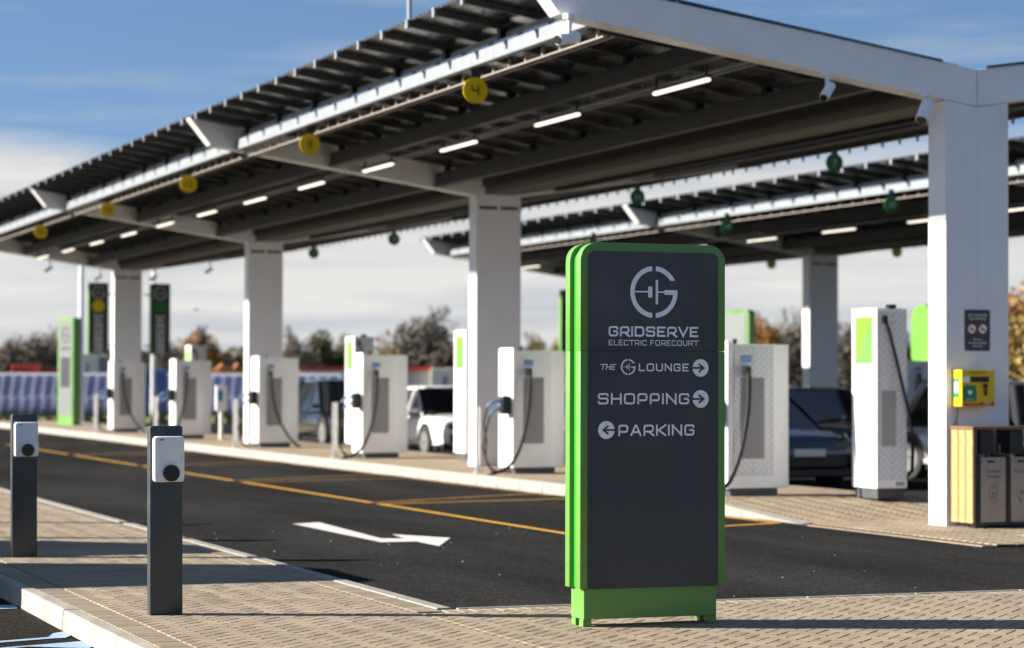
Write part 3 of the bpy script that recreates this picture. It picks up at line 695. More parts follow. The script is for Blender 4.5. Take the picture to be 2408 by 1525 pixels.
# ------------------------------------------------------------------ chargers
def charger(loc, lab, hatch, left, post=True):
    t = thing('charger', lab, 'charger', loc, group='charging units in a row along the island')
    MB().prism([(.0, 0), (.60, 0), (.88, .10), (.88, .47), (.60, .57), (0, .57)], .10, 1.93, 'z').ob('body', WHITE2, t, bevel=.01)
    MB().box(.02, .68, .02, .55, 0, .099).ob('plinth', GREYP, t)
    fp = MB().prism(rrect(-.03, .60, .09, 1.97, .03), -.05, -.002, 'x').ob('front_panel', WHITE2, t, bevel=.01)
    MB().box(-.054, -.05, .24, .31, 1.44, 1.50).ob('screen', BLACKP, fp)
    mb = MB(); disc_flat(mb, 0, 0, .045, 0, 20); me = mb.mesh('badge', GREEN); me.transform(Matrix.Rotation(-PI/2, 4, 'Z')); link('badge', me, fp, (-.0525, .28, 1.28))
    MB().box(-.056, -.05, .20, .36, 1.20, 1.23).ob('badge', BLACKP, fp)
    MB().box(-.0535, -.05, .12, .42, 1.02, 1.05).ob('badge', GREEN, fp)
    if hatch:
        sp = MB().box(-.275, .275, -.004, 0, -.80, .84).ob('side_panel', HATCH, t, loc=(.325, 0, 1.06))
        mb = MB()
        for a in ((-.278, -.272, -.8, .84), (.272, .278, -.8, .84), (-.003, .003, -.8, .84), (-.272, -.003, .835, .84), (.003, .272, .835, .84), (-.272, -.003, -.8, -.795), (.003, .272, -.8, -.795)):
            mb.box(a[0], a[1], -.006, -.0041, a[2], a[3])
        mb.ob('trim', mat('pale_green_line', (.30, .52, .28), .5) if 'pale_green_line' not in bpy.data.materials else bpy.data.materials['pale_green_line'], sp)
    g0 = .15; 
    for i in range(9): link('grille_slat', bpy.data.meshes.get('grille_slat') or MB().prism([(0, 0), (.036, -.012), (.036, 0)], -.51, .51, 'z').mesh('grille_slat', GRILLE), t, (g0+.036*i, -.008, .99))
    MB().box(g0-.006, g0+.33, -.0075, -.001, .475, 1.505).ob('grille_back', GRILLE, t)
    lb = MB().box(.15, .30, -.009, -.0045, 1.70, 1.785).ob('label_plate', BLUE, t)
    link('lettering', bpy.data.meshes.get('ccs') or text_mesh('CCS', .066, 'ccs', PRINT), lb, (.225, -.010, 1.719))
    h = MB().box(.165, .265, -.075, -.004, 1.52, 1.66).ob('holster', GRILLE, t, bevel=.01)
    MB().box(.185, .245, -.12, -.076, 1.56, 1.64).ob('plug', BLACK, h, bevel=.012)
    if left: pts = [(.215, -.11, 1.62), (.21, -.13, 1.45), (.19, -.15, 1.1), (.12, -.17, .75), (.02, -.2, .42), (-.12, -.24, .18), (-.3, -.3, .06), (-.5, -.25, .02), (-.62, -.2, -.08)]
    else: pts = [(.215, -.11, 1.62), (.21, -.13, 1.45), (.23, -.16, 1.1), (.30, -.2, .75), (.42, -.26, .45), (.56, -.33, .22), (.70, -.38, .06), (.80, -.4, .015)]
    sm_ = []
    for i in range(len(pts)-1):
        a, b = Vector(pts[i]), Vector(pts[i+1]); sm_ += [a, (a+b)/2]
    sm_.append(Vector(pts[-1])); sm2 = [sm_[0]]+[(sm_[i-1]+sm_[i]*2+sm_[i+1])/4 for i in range(1, len(sm_)-1)]+[sm_[-1]]
    MB().tube(sm2, .026, 8).ob('cable', BLACK, t, smooth=1.2)
    # holster and leads on the road side
    h = MB().box(-.20, -.052, .02, .20, .93, 1.22).ob('holster', BLACKP, t, bevel=.02)
    MB().tube([(-.16, .05, 1.13), (-.24, .10, 1.15), (-.33, .16, 1.12), (-.38, .22, 1.04)], .024, 8).ob('plug_handle', BLUEC, h, smooth=1.)
    MB().tube([(-.18, .16, 1.04), (-.26, .22, 1.0), (-.32, .26, .92)], .024, 8).ob('plug_handle', BLUEC, h, smooth=1.)
    MB().tube([(-.38, .22, 1.04), (-.42, .26, .8), (-.38, .25, .5), (-.42, .2, .25), (-.34, .12, .05), (-.2, .05, .02)], .014, 7).ob('cable', BLACK, t, smooth=1.)
    MB().tube([(-.32, .26, .92), (-.36, .30, .7), (-.40, .36, .4), (-.32, .34, .12), (-.2, .2, .03), (-.05, .05, .03)], .014, 7).ob('cable', BLACK, t, smooth=1.)
    mb = MB(); mb.tube([(.2, .28, 1.93), (.2, .28, 2.0)], .03, 10); mb.ob('aerial', BLACKP, t)
    return t
CL = ['white charger with chevron print right of the large totem', 'white charger with black cable in front of the second column, left of the totem', 'white charger between the second and third columns, nearer one',
      'white charger standing right beside the third column, cable trailing right', 'white charger between the third and fourth columns', 'farthest white charger, in front of the fourth column']
for k in range(6):
    y = (27.87, 35.54, 43.45, 51.0, 58.95, 66.6)[k]
    charger((13.5, y, .14), CL[k], k == 0, k in (0, 1, 2, 4))
for k in range(3):
    charger((27.9, 40.6+7.73*k, .14), ('nearest', 'middle', 'farthest')[k]+' white charger in the shade under the second canopy', False, True)
# stainless guard posts beside each charger
gp = None
for k in range(6):
    y = (27.87, 35.54, 43.45, 51.0, 58.95, 66.6)[k]
    for j in range(2):
        lab = '%s stainless guard post beside the %s' % (('left', 'right')[j], ['chevron printed charger right of the totem', 'charger next to the second column', 'charger after the second column', 'charger at the third column', 'charger after the third column', 'farthest charger'][k])
        p = (13.06+.13*j, y+.50+.30*j, .14)
        if gp is None:
            gp = thing('guard_post', lab, 'post', p, group='stainless posts guarding the chargers')
            MB().tube([(0, 0, 0), (0, 0, 1.02), (0, 0, 1.04)], .031, 14).ob('post', SILVER, gp, smooth=.6); MB().tube([(0, 0, 0), (0, 0, .012)], .08, 14).ob('foot', SILVER, gp, smooth=.6)
        else: dup(gp, lab, p)

def tower(loc, lab):
    t = thing('charging_tower', lab, 'charger', loc, group='tall charging posts')
    MB().box(.025, .43, 0, .63, .13, 2.37).ob('body', WHITE2, t, bevel=.008)
    MB().box(.03, .40, .03, .60, 0, .129).ob('plinth', GREYP, t)
    mb = MB(); mb.box(0, .024, 0, .63, .13, 1.68); mb.box(0, .024, 0, .63, 2.27, 2.375); mb.box(0, .024, 0, .10, 1.68, 2.27); mb.box(0, .024, .55, .63, 1.68, 2.27)
    fp = mb.ob('front_panel', WHITE, t)
    mb = MB(); mb.box(.010, .0245, .10, .55, 1.68, 2.27); mb.ob('screen', GREENL, fp)
    hb = MB(); hb.prism([(.101, 1.681), (.549, 1.681), (.101, 2.269)], .004, .0095, 'x'); hb.ob('screen_fold', GREEN, fp)
    sp = MB().box(-.19, .19, -.005, 0, -1.05, 1.05).ob('side_panel', HATCH, t, loc=(.22, 0, 1.28))
    mb = MB()
    for a in ((-.193, -.188, -1.05, 1.05), (.188, .193, -1.05, 1.05), (-.002, .002, -1.05, 1.05)): mb.box(a[0], a[1], -.007, -.0051, a[2], a[3])
    mb.ob('trim', bpy.data.materials['pale_green_line'], sp)
    for i in range(6): link('grille_slat', bpy.data.meshes.get('tower_slat') or MB().prism([(0, 0), (.032, -.012), (.032, 0)], -.34, .34, 'z').mesh('tower_slat', GRILLE), t, (.07+.032*i, -.009, 1.0))
    MB().box(.066, .268, -.0085, -.0052, .655, 1.345).ob('grille_back', GRILLE, t)
    MB().box(.16, .26, -.03, .06, 2.37, 2.42).ob('cable_gland', BLACKP, t)
    pts = [(.10, -.03, 2.24), (.13, -.07, 2.1), (.20, -.10, 1.8), (.27, -.12, 1.5), (.35, -.14, 1.15), (.40, -.15, .9), (.44, -.12, .6), (.50, .0, .35), (.46, .1, .25)]
    MB().tube(pts, .023, 8).ob('cable', BLACK, t, smooth=1.2); MB().box(.07, .13, -.05, -.005, 2.18, 2.28).ob('cable_outlet', BLACKP, t)
    MB().box(.27, .39, -.005, -.001, .16, .21).ob('rating_label', GRILLE, t)
tw = ['tall white charging tower with green screen just left of the nearest column', 'tall white charging tower hidden behind the large totem', 'tall white tower with green screen beside the second column', 'tall white tower with green screen behind the third charger from the front', 'tall white tower beyond the third column, standing in the row', 'farthest tall white tower with green screen, above the far chargers']
for k, y in enumerate((26.7, 34.2, 41.9, 48.85, 56.5, 63.7)):
    if k == 4: continue
    tower((14.95, y, .14), tw[k])

# ------------------------------------------------------------------ the large totem
t = thing('totem_sign', 'large green edged totem with dark face reading GRIDSERVE electric forecourt, lounge, shopping and parking', 'sign', (6.526, 14.62, 0))
HW = .519
def slab(y0, y1, nm, r=.115):
    for z0, z1, cs in ((.25, 1.7952, 'n'), (1.7962, 2.50, 't')):
        MB().prism(rrect(-HW, HW, z0, z1, r, 9, cs), y0, y1, 'y').ob(nm, GREEN, t, bevel=.0025, smooth=.5)
slab(0, .075, 'front_slab'); slab(.185, .26, 'back_slab')
MB().prism(rrect(-HW+.028, HW-.028, .252, 2.472, .095, 9, 't'), .0755, .1845, 'y').ob('core', GREEND, t, smooth=.5)
fp = None
for z0, z1, cs in ((.251, 1.7945, 'n'), (1.7965, 2.446, 't')):
    fp = MB().prism(rrect(-.468, .468, z0, z1, .05, 8, cs), -.0035, .002, 'y').ob('face_panel', PANELD, t, smooth=.5)
mb = MB(); word(mb, 'GRIDSERVE', -.323, .320, 1.889, 1.957, -.0052, t=.19, gap=.17); word(mb, 'ELECTRIC', -.322, -.052, 1.831, 1.867, -.0052, t=.135, gap=.27); word(mb, 'FORECOURT', -.026, .320, 1.831, 1.867, -.0052, t=.135, gap=.27)
mb.ob('lettering', PRINT, fp)
mb = MB(); logo(mb, 0, 2.183, .170, -.0052); mb.ob('logo', PRINT, fp)
pl = [o for o in t.children if o.name.startswith('face_panel')][0]
mb = MB(); word(mb, 'THE', -.382, -.278, 1.671, 1.709, -.0052, t=.15, gap=.22, slant=.22); word(mb, 'LOUNGE', -.108, .251, 1.663, 1.714, -.0052, t=.17, gap=.27)
word(mb, 'SHOPPING', -.398, .255, 1.446, 1.519, -.0052, t=.165, gap=.22); word(mb, 'PARKING', -.253, .293, 1.240, 1.313, -.0052, t=.165, gap=.22); mb.ob('lettering', PRINT, pl)
mb = MB(); logo(mb, -.184, 1.690, .052, -.0052); mb.ob('logo', PRINT, pl)
for cx, cz, sg in ((.337, 1.686, 1), (.338, 1.481, 1), (-.338, 1.279, -1)):
    mb = MB(); disc_flat(mb, cx, cz, .0585, -.0052, 40); d = mb.ob('arrow_disc', PRINT, pl)
    mb = MB(); stroke(mb, [(cx-sg*.0590, cz), (cx+sg*.026, cz)], .0125, -.0062); stroke(mb, [(cx-sg*.014, cz+.027), (cx+sg*.021, cz), (cx-sg*.014, cz-.027)], .0125, -.0066); mb.ob('arrow', PANELD, d)
MB().box(-.484, .466, .02, .24, .05, .248).ob('plinth', GREEN, t, bevel=.004)
for sx in (-.455, .44): MB().box(sx-.03, sx+.03, .03, .10, 0, .049).ob('foot', GREEN, t, bevel=.003)
for sx in (-.455, .44): MB().box(sx-.03, sx+.03, .16, .23, 0, .049).ob('foot', GREEN, t, bevel=.003)
bt = MB().tube([(0, 0, 0), (-.0015, 0, 0)], .0035, 8).mesh('rivet', GREEND)
for z in (.40, 1.02, 1.72, 1.86, 2.26):
    for y in (.03, .225): link('rivet', bt, t, (-HW-.0005, y, z))

# ------------------------------------------------------------------ wallbox bollards
def bollard(loc, lab, src=None):
    if src: return dup(src, lab, loc)
    t = thing('charging_bollard', lab, 'bollard', loc, group='wallbox bollards on the pavement')
    MB().prism(rrect(-.112, .112, 0, 1.285, .018, 4, 't'), 0, .095, 'y').ob('post', DARKG, t, bevel=.002, smooth=.5)
    mb = MB(); mb.prism(rrect(-.098, .110, .905, 1.215, .022, 5), -.075, -.002, 'y'); b = mb.ob('wallbox', WHITE2, t, bevel=.014, smooth=.7)
    mb = MB(); mb.tube([(.016, -.074, .966), (.016, -.088, .966), (.016, -.094, .966)], .0565, 36); mb.ob('socket_cover', BLACKP, b, smooth=.6)
    mb = MB()
    for i, c in enumerate('ABB'):
        x = -.066+i*.0112
        if c == 'A': mb.prism([(x, 1.187), (x+.0052, 1.199), (x+.0052, 1.187)], -.0762, -.0755, 'y'); mb.prism([(x+.0056, 1.187), (x+.0056, 1.199), (x+.0104, 1.187)], -.0762, -.0755, 'y')
        else: mb.prism([(x, 1.187), (x, 1.199), (x+.0048, 1.199), (x+.0048, 1.187)], -.0762, -.0755, 'y'); mb.prism([(x+.0054, 1.187), (x+.0054, 1.199), (x+.0098, 1.197), (x+.0098, 1.189)], -.0762, -.0755, 'y')
    mb.ob('logo', RED, b)
    mb = MB()
    for i in range(5): mb.box(.088, .095, -.0762, -.0755, 1.095-.0125*i, 1.100-.0125*i)
    mb.ob('indicator', GRILLE, b)
    bt_ = MB().tube([(0, 0, 0), (-.004, 0, 0)], .005, 8).mesh('screw', SILVER)
    for z in (.75, .97, 1.17): link('screw', bt_, t, (-.1125, .03, z)); link('screw', bt_, t, (-.1125, .065, z))
    return t
b0 = bollard((3.681, 16.36, 0), 'nearer grey bollard with white wallbox and black socket, standing on the pavers'); b0.rotation_euler.y = R(-.35)
b1 = bollard((3.665, 22.05, 0), 'farther grey bollard with white wallbox at the left edge of the picture', b0)
bollard((3.60, 24.93, 0), 'grey wallbox bollard beyond the left edge of the frame, third in the row', b0)
bollard((3.60, 27.75, 0), 'grey wallbox bollard beyond the left edge of the frame, fourth in the row', b0)

# ------------------------------------------------------------------ litter bins, defibrillator, notice
t = thing('litter_bin', 'wood slatted double litter bin with steel doors beside the nearest column', 'bin', (14.09, 23.05, 0))
sl_ = MB().box(0, .032, 0, .136, .055, 1.07).mesh('slat', WOOD, bevel=.004)
for i in range(3): link('slat', sl_, t, (0, .005+.153*i, 0))
MB().box(.0, 1.75, 0, .47, 1.075, 1.11).ob('top_board', WOODD, t, bevel=.004)
mb = MB(); mb.box(.034, .06, .0, .47, .05, 1.07); mb.box(.06, 1.75, .02, .46, .03, .055); mb.box(.06, .115, .43, .46, .055, 1.07); mb.ob('frame', GREYP, t)
for x in (.06, .95): MB().box(x, x+.14, .05, .12, 0, .03).ob('foot', BLACKP, t)
for k, (tx, x0) in enumerate((('General\nWaste', .095), ('Recycling', .475), ('Recycling', .855), ('Recycling', 1.235))):
    d = MB().box(x0, x0+.315, -.012, .02, .065, .775).ob('door', BINM, t, bevel=.003)
    MB().box(x0-.045, x0-.006, .0, .45, .055, .795).ob('divider', BLACKP, t)
    MB().box(x0+.08, x0+.17, -.016, -.0125, .715, .74).ob('handle_slot', BLACKP, d)
    link('lettering', text_mesh(tx, .058, 'lettering', mat('etched_grey', (.07, .065, .06), .5) if 'etched_grey' not in bpy.data.materials else bpy.data.materials['etched_grey']), d, (x0+.157, -.0135, .605))
    mb = MB(); ic = (x0+.157, .34)
    if k == 0:
        for a, b in (((-.06, .10), (.06, .10)), ((-.052, .088), (-.04, -.04)), ((.052, .088), (.04, -.04)), ((-.035, -.055), (.035, -.055)), ((-.018, .06), (-.014, -.02)), ((0, .06), (0, -.02)), ((.018, .06), (.014, -.02)), ((-.03, .115), (-.012, .135)), ((.012, .135), (.03, .115)), ((-.012, .135), (.012, .135))):
            stroke(mb, [(ic[0]+a[0], ic[1]+a[1]), (ic[0]+b[0], ic[1]+b[1])], .006, -.0135)
    else:
        for q in range(3):
            an = R(90+120*q); c2 = (ic[0]+.05*math.cos(an), ic[1]+.05*math.sin(an)); dr = Vector((-math.sin(an), math.cos(an)))
            p0 = Vector(c2)-dr*.04; p1 = Vector(c2)+dr*.035; stroke(mb, [p0, p1], .010, -.0135); nn = Vector((-dr.y, dr.x))
            stroke(mb, [p1-dr*.022+nn*.022, p1, p1-dr*.022-nn*.022], .009, -.0139)
    mb.ob('icon', bpy.data.materials['etched_grey'], d)
    MB().box(x0+.07, x0+.24, .12, .40, .80, 1.07).ob('liner', BLACKP, t)

t = thing('defibrillator_cabinet', 'yellow defibrillator cabinet on the front of the nearest column', 'cabinet', (14.17, 23.595, 1.325))
MB().box(0, .42, -.19, 0, 0, .405).ob('cabinet', YEL, t, bevel=.006)
MB().box(.012, .418, -.194, -.1905, .012, .032).ob('red_band', RED, t)
MB().box(.235, .41, -.196, -.1942, .02, .05).ob('phone_panel', RED, t); link('lettering', text_mesh('DEFIB', .036, 'lettering', PRINT), t, (.32, -.197, .022))
MB().box(.015, .095, -.193, -.1905, .265, .335).ob('notice', PRINT, t)
MB().box(.115, .345, -.194, -.1905, .27, .33).ob('display', BLACKP, t)
link('lettering', text_mesh('DEFIBRILLATOR', .030, 'lettering', RED), t, (.21, -.1915, .365))
gsn = MB().prism(rrect(.02, .185, .06, .235, .035, 5, 't'), -.194, -.1905, 'y').ob('heart_sign', mat('safety_green', (.01, .22, .09), .4), t)
mb = MB(); pts = [(.1025+.030*(math.sin(a)**3), .155+.027*(13*math.cos(a)-5*math.cos(2*a)-2*math.cos(3*a)-math.cos(4*a))/13) for a in [2*PI*i/24 for i in range(24)]]
mb.prism(pts, -.1955, -.1942, 'y'); mb.ob('heart', PRINT, gsn); link('lettering', text_mesh('Defibrillator', .021, 'lettering', PRINT), gsn, (.1025, -.1955, .075))
MB().tube([(.30, -.19, .235), (.30, -.215, .235)], .02, 12).ob('handle_boss', BLACKP, t); MB().box(.285, .312, -.215, -.195, .12, .245).ob('handle', BLACKP, t, bevel=.006); MB().box(.262, .318, -.222, -.20, .215, .24).ob('handle_arm', BLACKP, t)
MB().box(-.004, 0, -.14, -.03, .10, .31).ob('side_sign', bpy.data.materials['safety_green'], t); MB().box(-.006, -.0042, -.12, -.05, .15, .27).ob('side_pictogram', PRINT, t)
MB().tube([(.05, -.02, 0), (.052, -.022, -.08), (.04, -.015, -.16), (.03, -.01, -.2), (.03, -.005, -.32)], .008, 6).ob('power_cable', GRILLE, t)
MB().box(.01, .06, -.015, 0, -.205, -.175).ob('cable_clip', GRILLE, t)

t = thing('no_smoking_sign', 'dark notice with two red and white prohibition signs above the yellow cabinet', 'sign', (14.486, 23.597, 1.944))
bd = MB().prism(rrect(-.162, .162, 0, .459, .014, 4), -.006, 0, 'y').ob('board', PANELD, t)
link('lettering', text_mesh('NO SMOKING\nNO VAPING', .040, 'lettering', PRINT), bd, (0, -.0075, .385)); link('lettering', text_mesh('This is a\nsmoke and vape\nfree site', .036, 'lettering', PRINT), bd, (0, -.0075, .115))
for x in (-.072, .068):
    mb = MB(); disc_flat(mb, x, .245, .060, -.0075, 28); rd = mb.ob('prohibition_sign', RED, bd)
    mb = MB(); disc_flat(mb, x, .245, .049, -.0082, 28); mb.ob('sign_ground', PRINT, rd)
    mb = MB(); stroke(mb, [(x-.036, .245+.032), (x+.036, .245-.032)], .011, -.0098); mb.ob('bar', RED, rd)
    mb = MB(); stroke(mb, [(x-.035, .236), (x+.03, .236)], .011, -.0089); mb.ob('cigarette', BLACKP, rd)

# ------------------------------------------------------------------ smaller totems, poles, post
def totem_small(loc, rz, lab, face, h=3.56, plain=False, hw=.5, r=.12):
    t = thing('entrance_totem', lab, 'sign', loc, rz, 'tall green totems'); 
    MB().prism(rrect(-hw, hw, .12, h, r, 10, 't'), 0, .28, 'y').ob('case', GREEN, t, smooth=.5)
    f = MB().prism(rrect(-hw+.1 if r < .2 else -hw+.01, hw-.1 if r < .2 else hw-.01, .45, h-(.10 if r < .2 else .01), .06 if r < .2 else r-.01, 10, 't'), -.008, .002, 'y').ob('face_panel', face, t)
    if plain: return t
    MB().box(-.30, .30, -.012, -.0085, 1.35, 2.3).ob('display', ANTH, f); mb = MB(); logo(mb, 0, h-.55, .27, -.012); mb.ob('logo', ANTH, f)
    mb = MB(); word(mb, 'GRIDSERVE', -.32, .32, h-1.02, h-.94, -.012, gap=.17); mb.ob('lettering', ANTH, f)
    for x in (-.45, .35): MB().box(x, x+.1, .05, .2, 0, .119).ob('foot', GREEN, t)
SIGNG = mat('pale_grey_face', (.15, .165, .165), .45)
totem_small((14.15, 77.6, 0), R(-72), 'tall green totem with pale face left of the far column, seen at an angle', SIGNG)
totem_small((27.65, 56.9, .14), R(-62), 'green framed pale totem rising just right of the large totem', mat('light_grey_face', (.19, .22, .22), .45), 3.3, True)
totem_small((28.55, 48.9, .14), R(-84), 'bright green totem with rounded top seen edge-on left of the nearest column', mat('lime_face', (.11, .32, .025), .45), 3.22, True, .40, .36)
t = thing('info_post', 'white information post with small panel right of the far chargers', 'post', (14.45, 58.3, .14))
MB().tube([(0, 0, 0), (0, 0, .72)], .05, 10).ob('post', WHITE2, t, smooth=.6); p = MB().box(-.14, .14, -.06, .06, .7, 1.32).ob('panel', WHITE2, t, bevel=.02); MB().box(-.10, .02, -.064, -.0605, .95, 1.2).ob('label_plate', BLUE, p)
def lamp_post(loc, lab, h):
    t = thing('lamp_post', lab, 'lamp post', loc, group='pale lamp posts beyond the canopy')
    MB().tube([(0, 0, 0), (0, 0, 1.5), (0, 0, h)], .12, 12, r2=.07).ob('pole', WHITE2, t, smooth=.6); MB().box(-.5, .1, -.12, .12, h-.05, h+.04).ob('lantern', GREYC, t)
lamp_post((15.55, 82.4, 0), 'pale lamp post immediately left of the board with yellow spot', 8)
lamp_post((23.3, 106.5, -.3), 'pale lamp post standing below the board with green spot', 8)

# ------------------------------------------------------------------ cars
def loft(mb, st, n):
    vs = [p for ring in st for p in ring]; fs = []
    for i in range(len(st)-1):
        for k in range(n): fs.append((i*n+k, i*n+(k+1) % n, (i+1)*n+(k+1) % n, (i+1)*n+k))
    fs += [tuple(range(n))[::-1], tuple(range((len(st)-1)*n, len(st)*n))]; mb.add(vs, fs)
def sgn(x): return (x > 0)-(x < 0)
def car(loc, rz, paint, lab, kind='hatch', plate=True, cat='car'):
    t = thing('parked_car' if cat == 'car' else 'parked_van', lab, cat, loc, rz, 'cars parked beyond the island')
    Hr = {'hatch': 1.50, 'suv': 1.62, 'van': 1.95}[kind]; L2 = {'hatch': 2.05, 'suv': 2.22, 'van': 2.45}[kind]; hw = {'hatch': .88, 'suv': .92, 'van': .96}[kind]
    hood = .93 if kind != 'van' else 1.15
    st_ = [(-L2, .74, .36, .68), (-L2+.05, .86, .28, .79), (-L2+.28, .96, .24, .87), (-L2+.75, .99, .22, hood-.05), (-L2+1.15, 1., .21, hood), (0, 1., .2, hood+.02), (L2-1.1, 1., .21, hood+.03), (L2-.5, .98, .24, hood+.02), (L2-.12, .94, .30, hood-.04), (L2, .84, .42, hood-.22)]
    rings = []
    for y, kw, z0, z1 in st_:
        w_ = hw*kw; h = z1-z0; cs = []
        for (a, b) in ((0, 0), (.80, 0), (.96, .08), (1, .30), (1, .60), (.965, .82), (.86, .95), (.60, 1.0), (0, 1.03)): cs.append((a*w_, y, z0+b*h))
        rings.append(cs+[(-p[0], p[1], p[2]) for p in cs[-2:0:-1]])
    mb = MB(); loft(mb, rings, 16); body = mb.ob('body', paint, t, smooth=.75)
    zc0, zc1 = hood-.06, Hr-.045; fy, fr = -L2+.92, -L2+1.85; ry, rr_ = L2-.22, L2-.70
    if kind == 'van': fr = -L2+1.55; rr_ = L2-.25; ry = L2-.1
    a, b = hw*.93, hw*.70
    if kind == 'van': b = hw*.84
    def ring(k):
        ya, yb = fy+(fr-fy)*k, ry+(rr_-ry)*k; w_ = a+(b-a)*k; z = zc0+(zc1-zc0)*k; c = .16
        return [(-w_+c, ya, z), (w_-c, ya, z), (w_, ya+c*1.4, z), (w_, yb-c*1.2, z), (w_-c, yb, z), (-w_+c, yb, z), (-w_, yb-c*1.2, z), (-w_, ya+c*1.4, z)]
    mb = MB(); loft(mb, [ring(0), ring(.5), ring(1)], 8); mb.ob('glasshouse', GLASS, t, smooth=.4)
    r1 = ring(1.0); r2 = [(p[0]*.93, p[1]*.93+(fr+rr_)/2*.07, Hr-.012) for p in r1]; r3 = [(p[0]*.6, p[1]*.6+(fr+rr_)/2*.4, Hr+.012) for p in r1]
    r0 = [(p[0]*1.02, p[1], p[2]-.035) for p in r1]
    mb = MB(); loft(mb, [r0, [(p[0]*1.01, p[1], p[2]+.01) for p in r1], r2, r3], 8); mb.ob('roof', paint, t, smooth=1.2)
    g0, g1 = ring(0), ring(1.0); mb = MB()
    def pil(p, q, wd):
        p, q = Vector(p), Vector(q); mb.tube([p, (p+q)/2+Vector((sgn(p.x)*.01, 0, .01)), q], wd, 6)
    for p_, q_, wd in [(g0[i], g1[i], .035) for i in (2, 7)]+[(g0[i], g1[i], .06) for i in (3, 6)]+[((sx*a, .12, zc0), (sx*b, .12, zc1), .035) for sx in (-1, 1)]:
        mb = MB(); pil(p_, q_, wd); mb.ob('pillar', paint, t, smooth=1.)
    wr = .335 if kind == 'hatch' else .365
    for y in (-L2+.84, L2-.86):
        for sx in (-1, 1):
            mb = MB(); mb.disc((sx*(hw-.105), 0, 0), wr, 28, 'x', .23); wl = mb.ob('wheel', TYRE, t, loc=(0, y, wr), bevel=.025)
            mb = MB(); mb.disc((sx*(hw+.005), 0, 0), wr*.66, 24, 'x', .012)
            for q in range(5):
                an = 2*PI*q/5; mb.box(sx*(hw+.012)-.006, sx*(hw+.012)+.006, -.03, .03, -.03, .03)
            mb.ob('rim', RIM, wl)
            ar = MB(); pts = [(math.cos(PI*i/14)*(wr+.06), math.sin(PI*i/14)*(wr+.06)) for i in range(15)]+[(math.cos(PI*i/14)*(wr+.01), math.sin(PI*i/14)*(wr+.01)) for i in range(14, -1, -1)]
            ar.prism(pts, sx*hw*.985-.03, sx*hw*.985+.03, 'x'); ar.ob('wheel_arch', BLACKP, t, loc=(0, y, wr))
    for sx in (-1, 1):
        MB().prism([(sx*hw*.44, .60), (sx*hw*.74, .62), (sx*hw*.78, .735), (sx*hw*.5, .70)], -L2-.012, -L2+.22, 'y').ob('headlight', LAMP, t, bevel=.02)
        MB().box(sx*hw-.09 if sx > 0 else -hw-.13, sx*hw+.13 if sx > 0 else -hw+.09, fy+.42, fy+.55, hood+.02, hood+.11).ob('mirror', paint, t, bevel=.035)
        MB().box(sx*hw*.62-.14, sx*hw*.62+.14, L2-.06, L2-.005, hood-.25, hood-.12).ob('tail_light', RED, t, bevel=.015)
        MB().box(min(sx*hw*.99, sx*(hw+.006)), max(sx*hw*.99, sx*(hw+.006)), .1, .28, hood-.20, hood-.17).ob('door_handle', paint, t)
    MB().box(-hw*.70, hw*.70, -L2-.008, -L2+.08, .33, .52).ob('grille', BLACKP, t, bevel=.02)
    MB().box(-hw*.86, hw*.86, -L2+.035, -L2+.3, .18, .345).ob('lower_bumper', BLACKP, t, bevel=.03)
    if plate: MB().box(-.26, .26, -L2-.02, -L2-.009, .50, .61).ob('number_plate', PLATEW, t)
    MB().box(-.26, .26, L2-.004, L2+.012, .62, .73).ob('number_plate', YEL, t)
    MB().box(-hw*.92, hw*.92, -L2+.25, L2-.25, .17, .26).ob('underbody', BLACK, t)
    return t
# beyond the island (right-hand lane), noses towards the camera
car((17.08, 49.15, -.02), 0, CARW, 'white hatchback facing the camera left of the second column', 'hatch')
car((17.1, 56.8, -.02), 0, CARK, 'dark blue-black SUV facing the camera between the white chargers', 'suv')
car((16.98, 34.4, -.02), 0, CARB, 'navy car with pale number plate between the chevron charger and the tall tower', 'hatch')
car((21.4, 40.5, -.02), R(-12), CARK, 'black hatchback parked behind the navy car', 'hatch')
car((21.5, 34.2, -.02), R(4), CARS, 'silver car with black windows seen behind the tall tower', 'suv')
car((24.3, 37.8, -.02), R(6), CARW, 'white SUV with dark glass at the right edge behind the bins', 'suv')
# in the car park left of the frame: only their shadows reach into the picture
car((-.15, 21.0, -.14), R(-90), CARK, 'dark van in the bay left of the frame that shades the kerb', 'van', cat='van')
car((.85, 23.9, -.14), R(-90), CARS, 'silver SUV in the next bay left of the frame', 'suv')

# ------------------------------------------------------------------ far background
t = thing('solar_array', 'long tilted array of bluish solar panels behind the forecourt on the left', 'solar panels', (0, 0, 0))
A0 = Vector((20.9, 131.5, 0)); A1 = Vector((37.6, 125.4, 0)); dv = (A1-A0).normalized(); A0 = A0-dv*1.5; nn = Vector((dv.y, -dv.x, 0))
pw = .565; frm = MB(); Ln = (A1-A0).length; npan = int(Ln/pw); tl = .42
pmesh = MB().add([(0, 0, 0), (pw-.14, 0, 0), (pw-.14, tl, 1.12), (0, tl, 1.12), (0, .05, -.01), (pw-.14, .05, -.01), (pw-.14, tl+.05, 1.11), (0, tl+.05, 1.11)], [(0, 1, 2, 3), (7, 6, 5, 4), (0, 4, 5, 1), (1, 5, 6, 2), (2, 6, 7, 3), (3, 7, 4, 0)]).mesh('solar_panel', PV2)
rz = math.atan2(dv.y, dv.x)
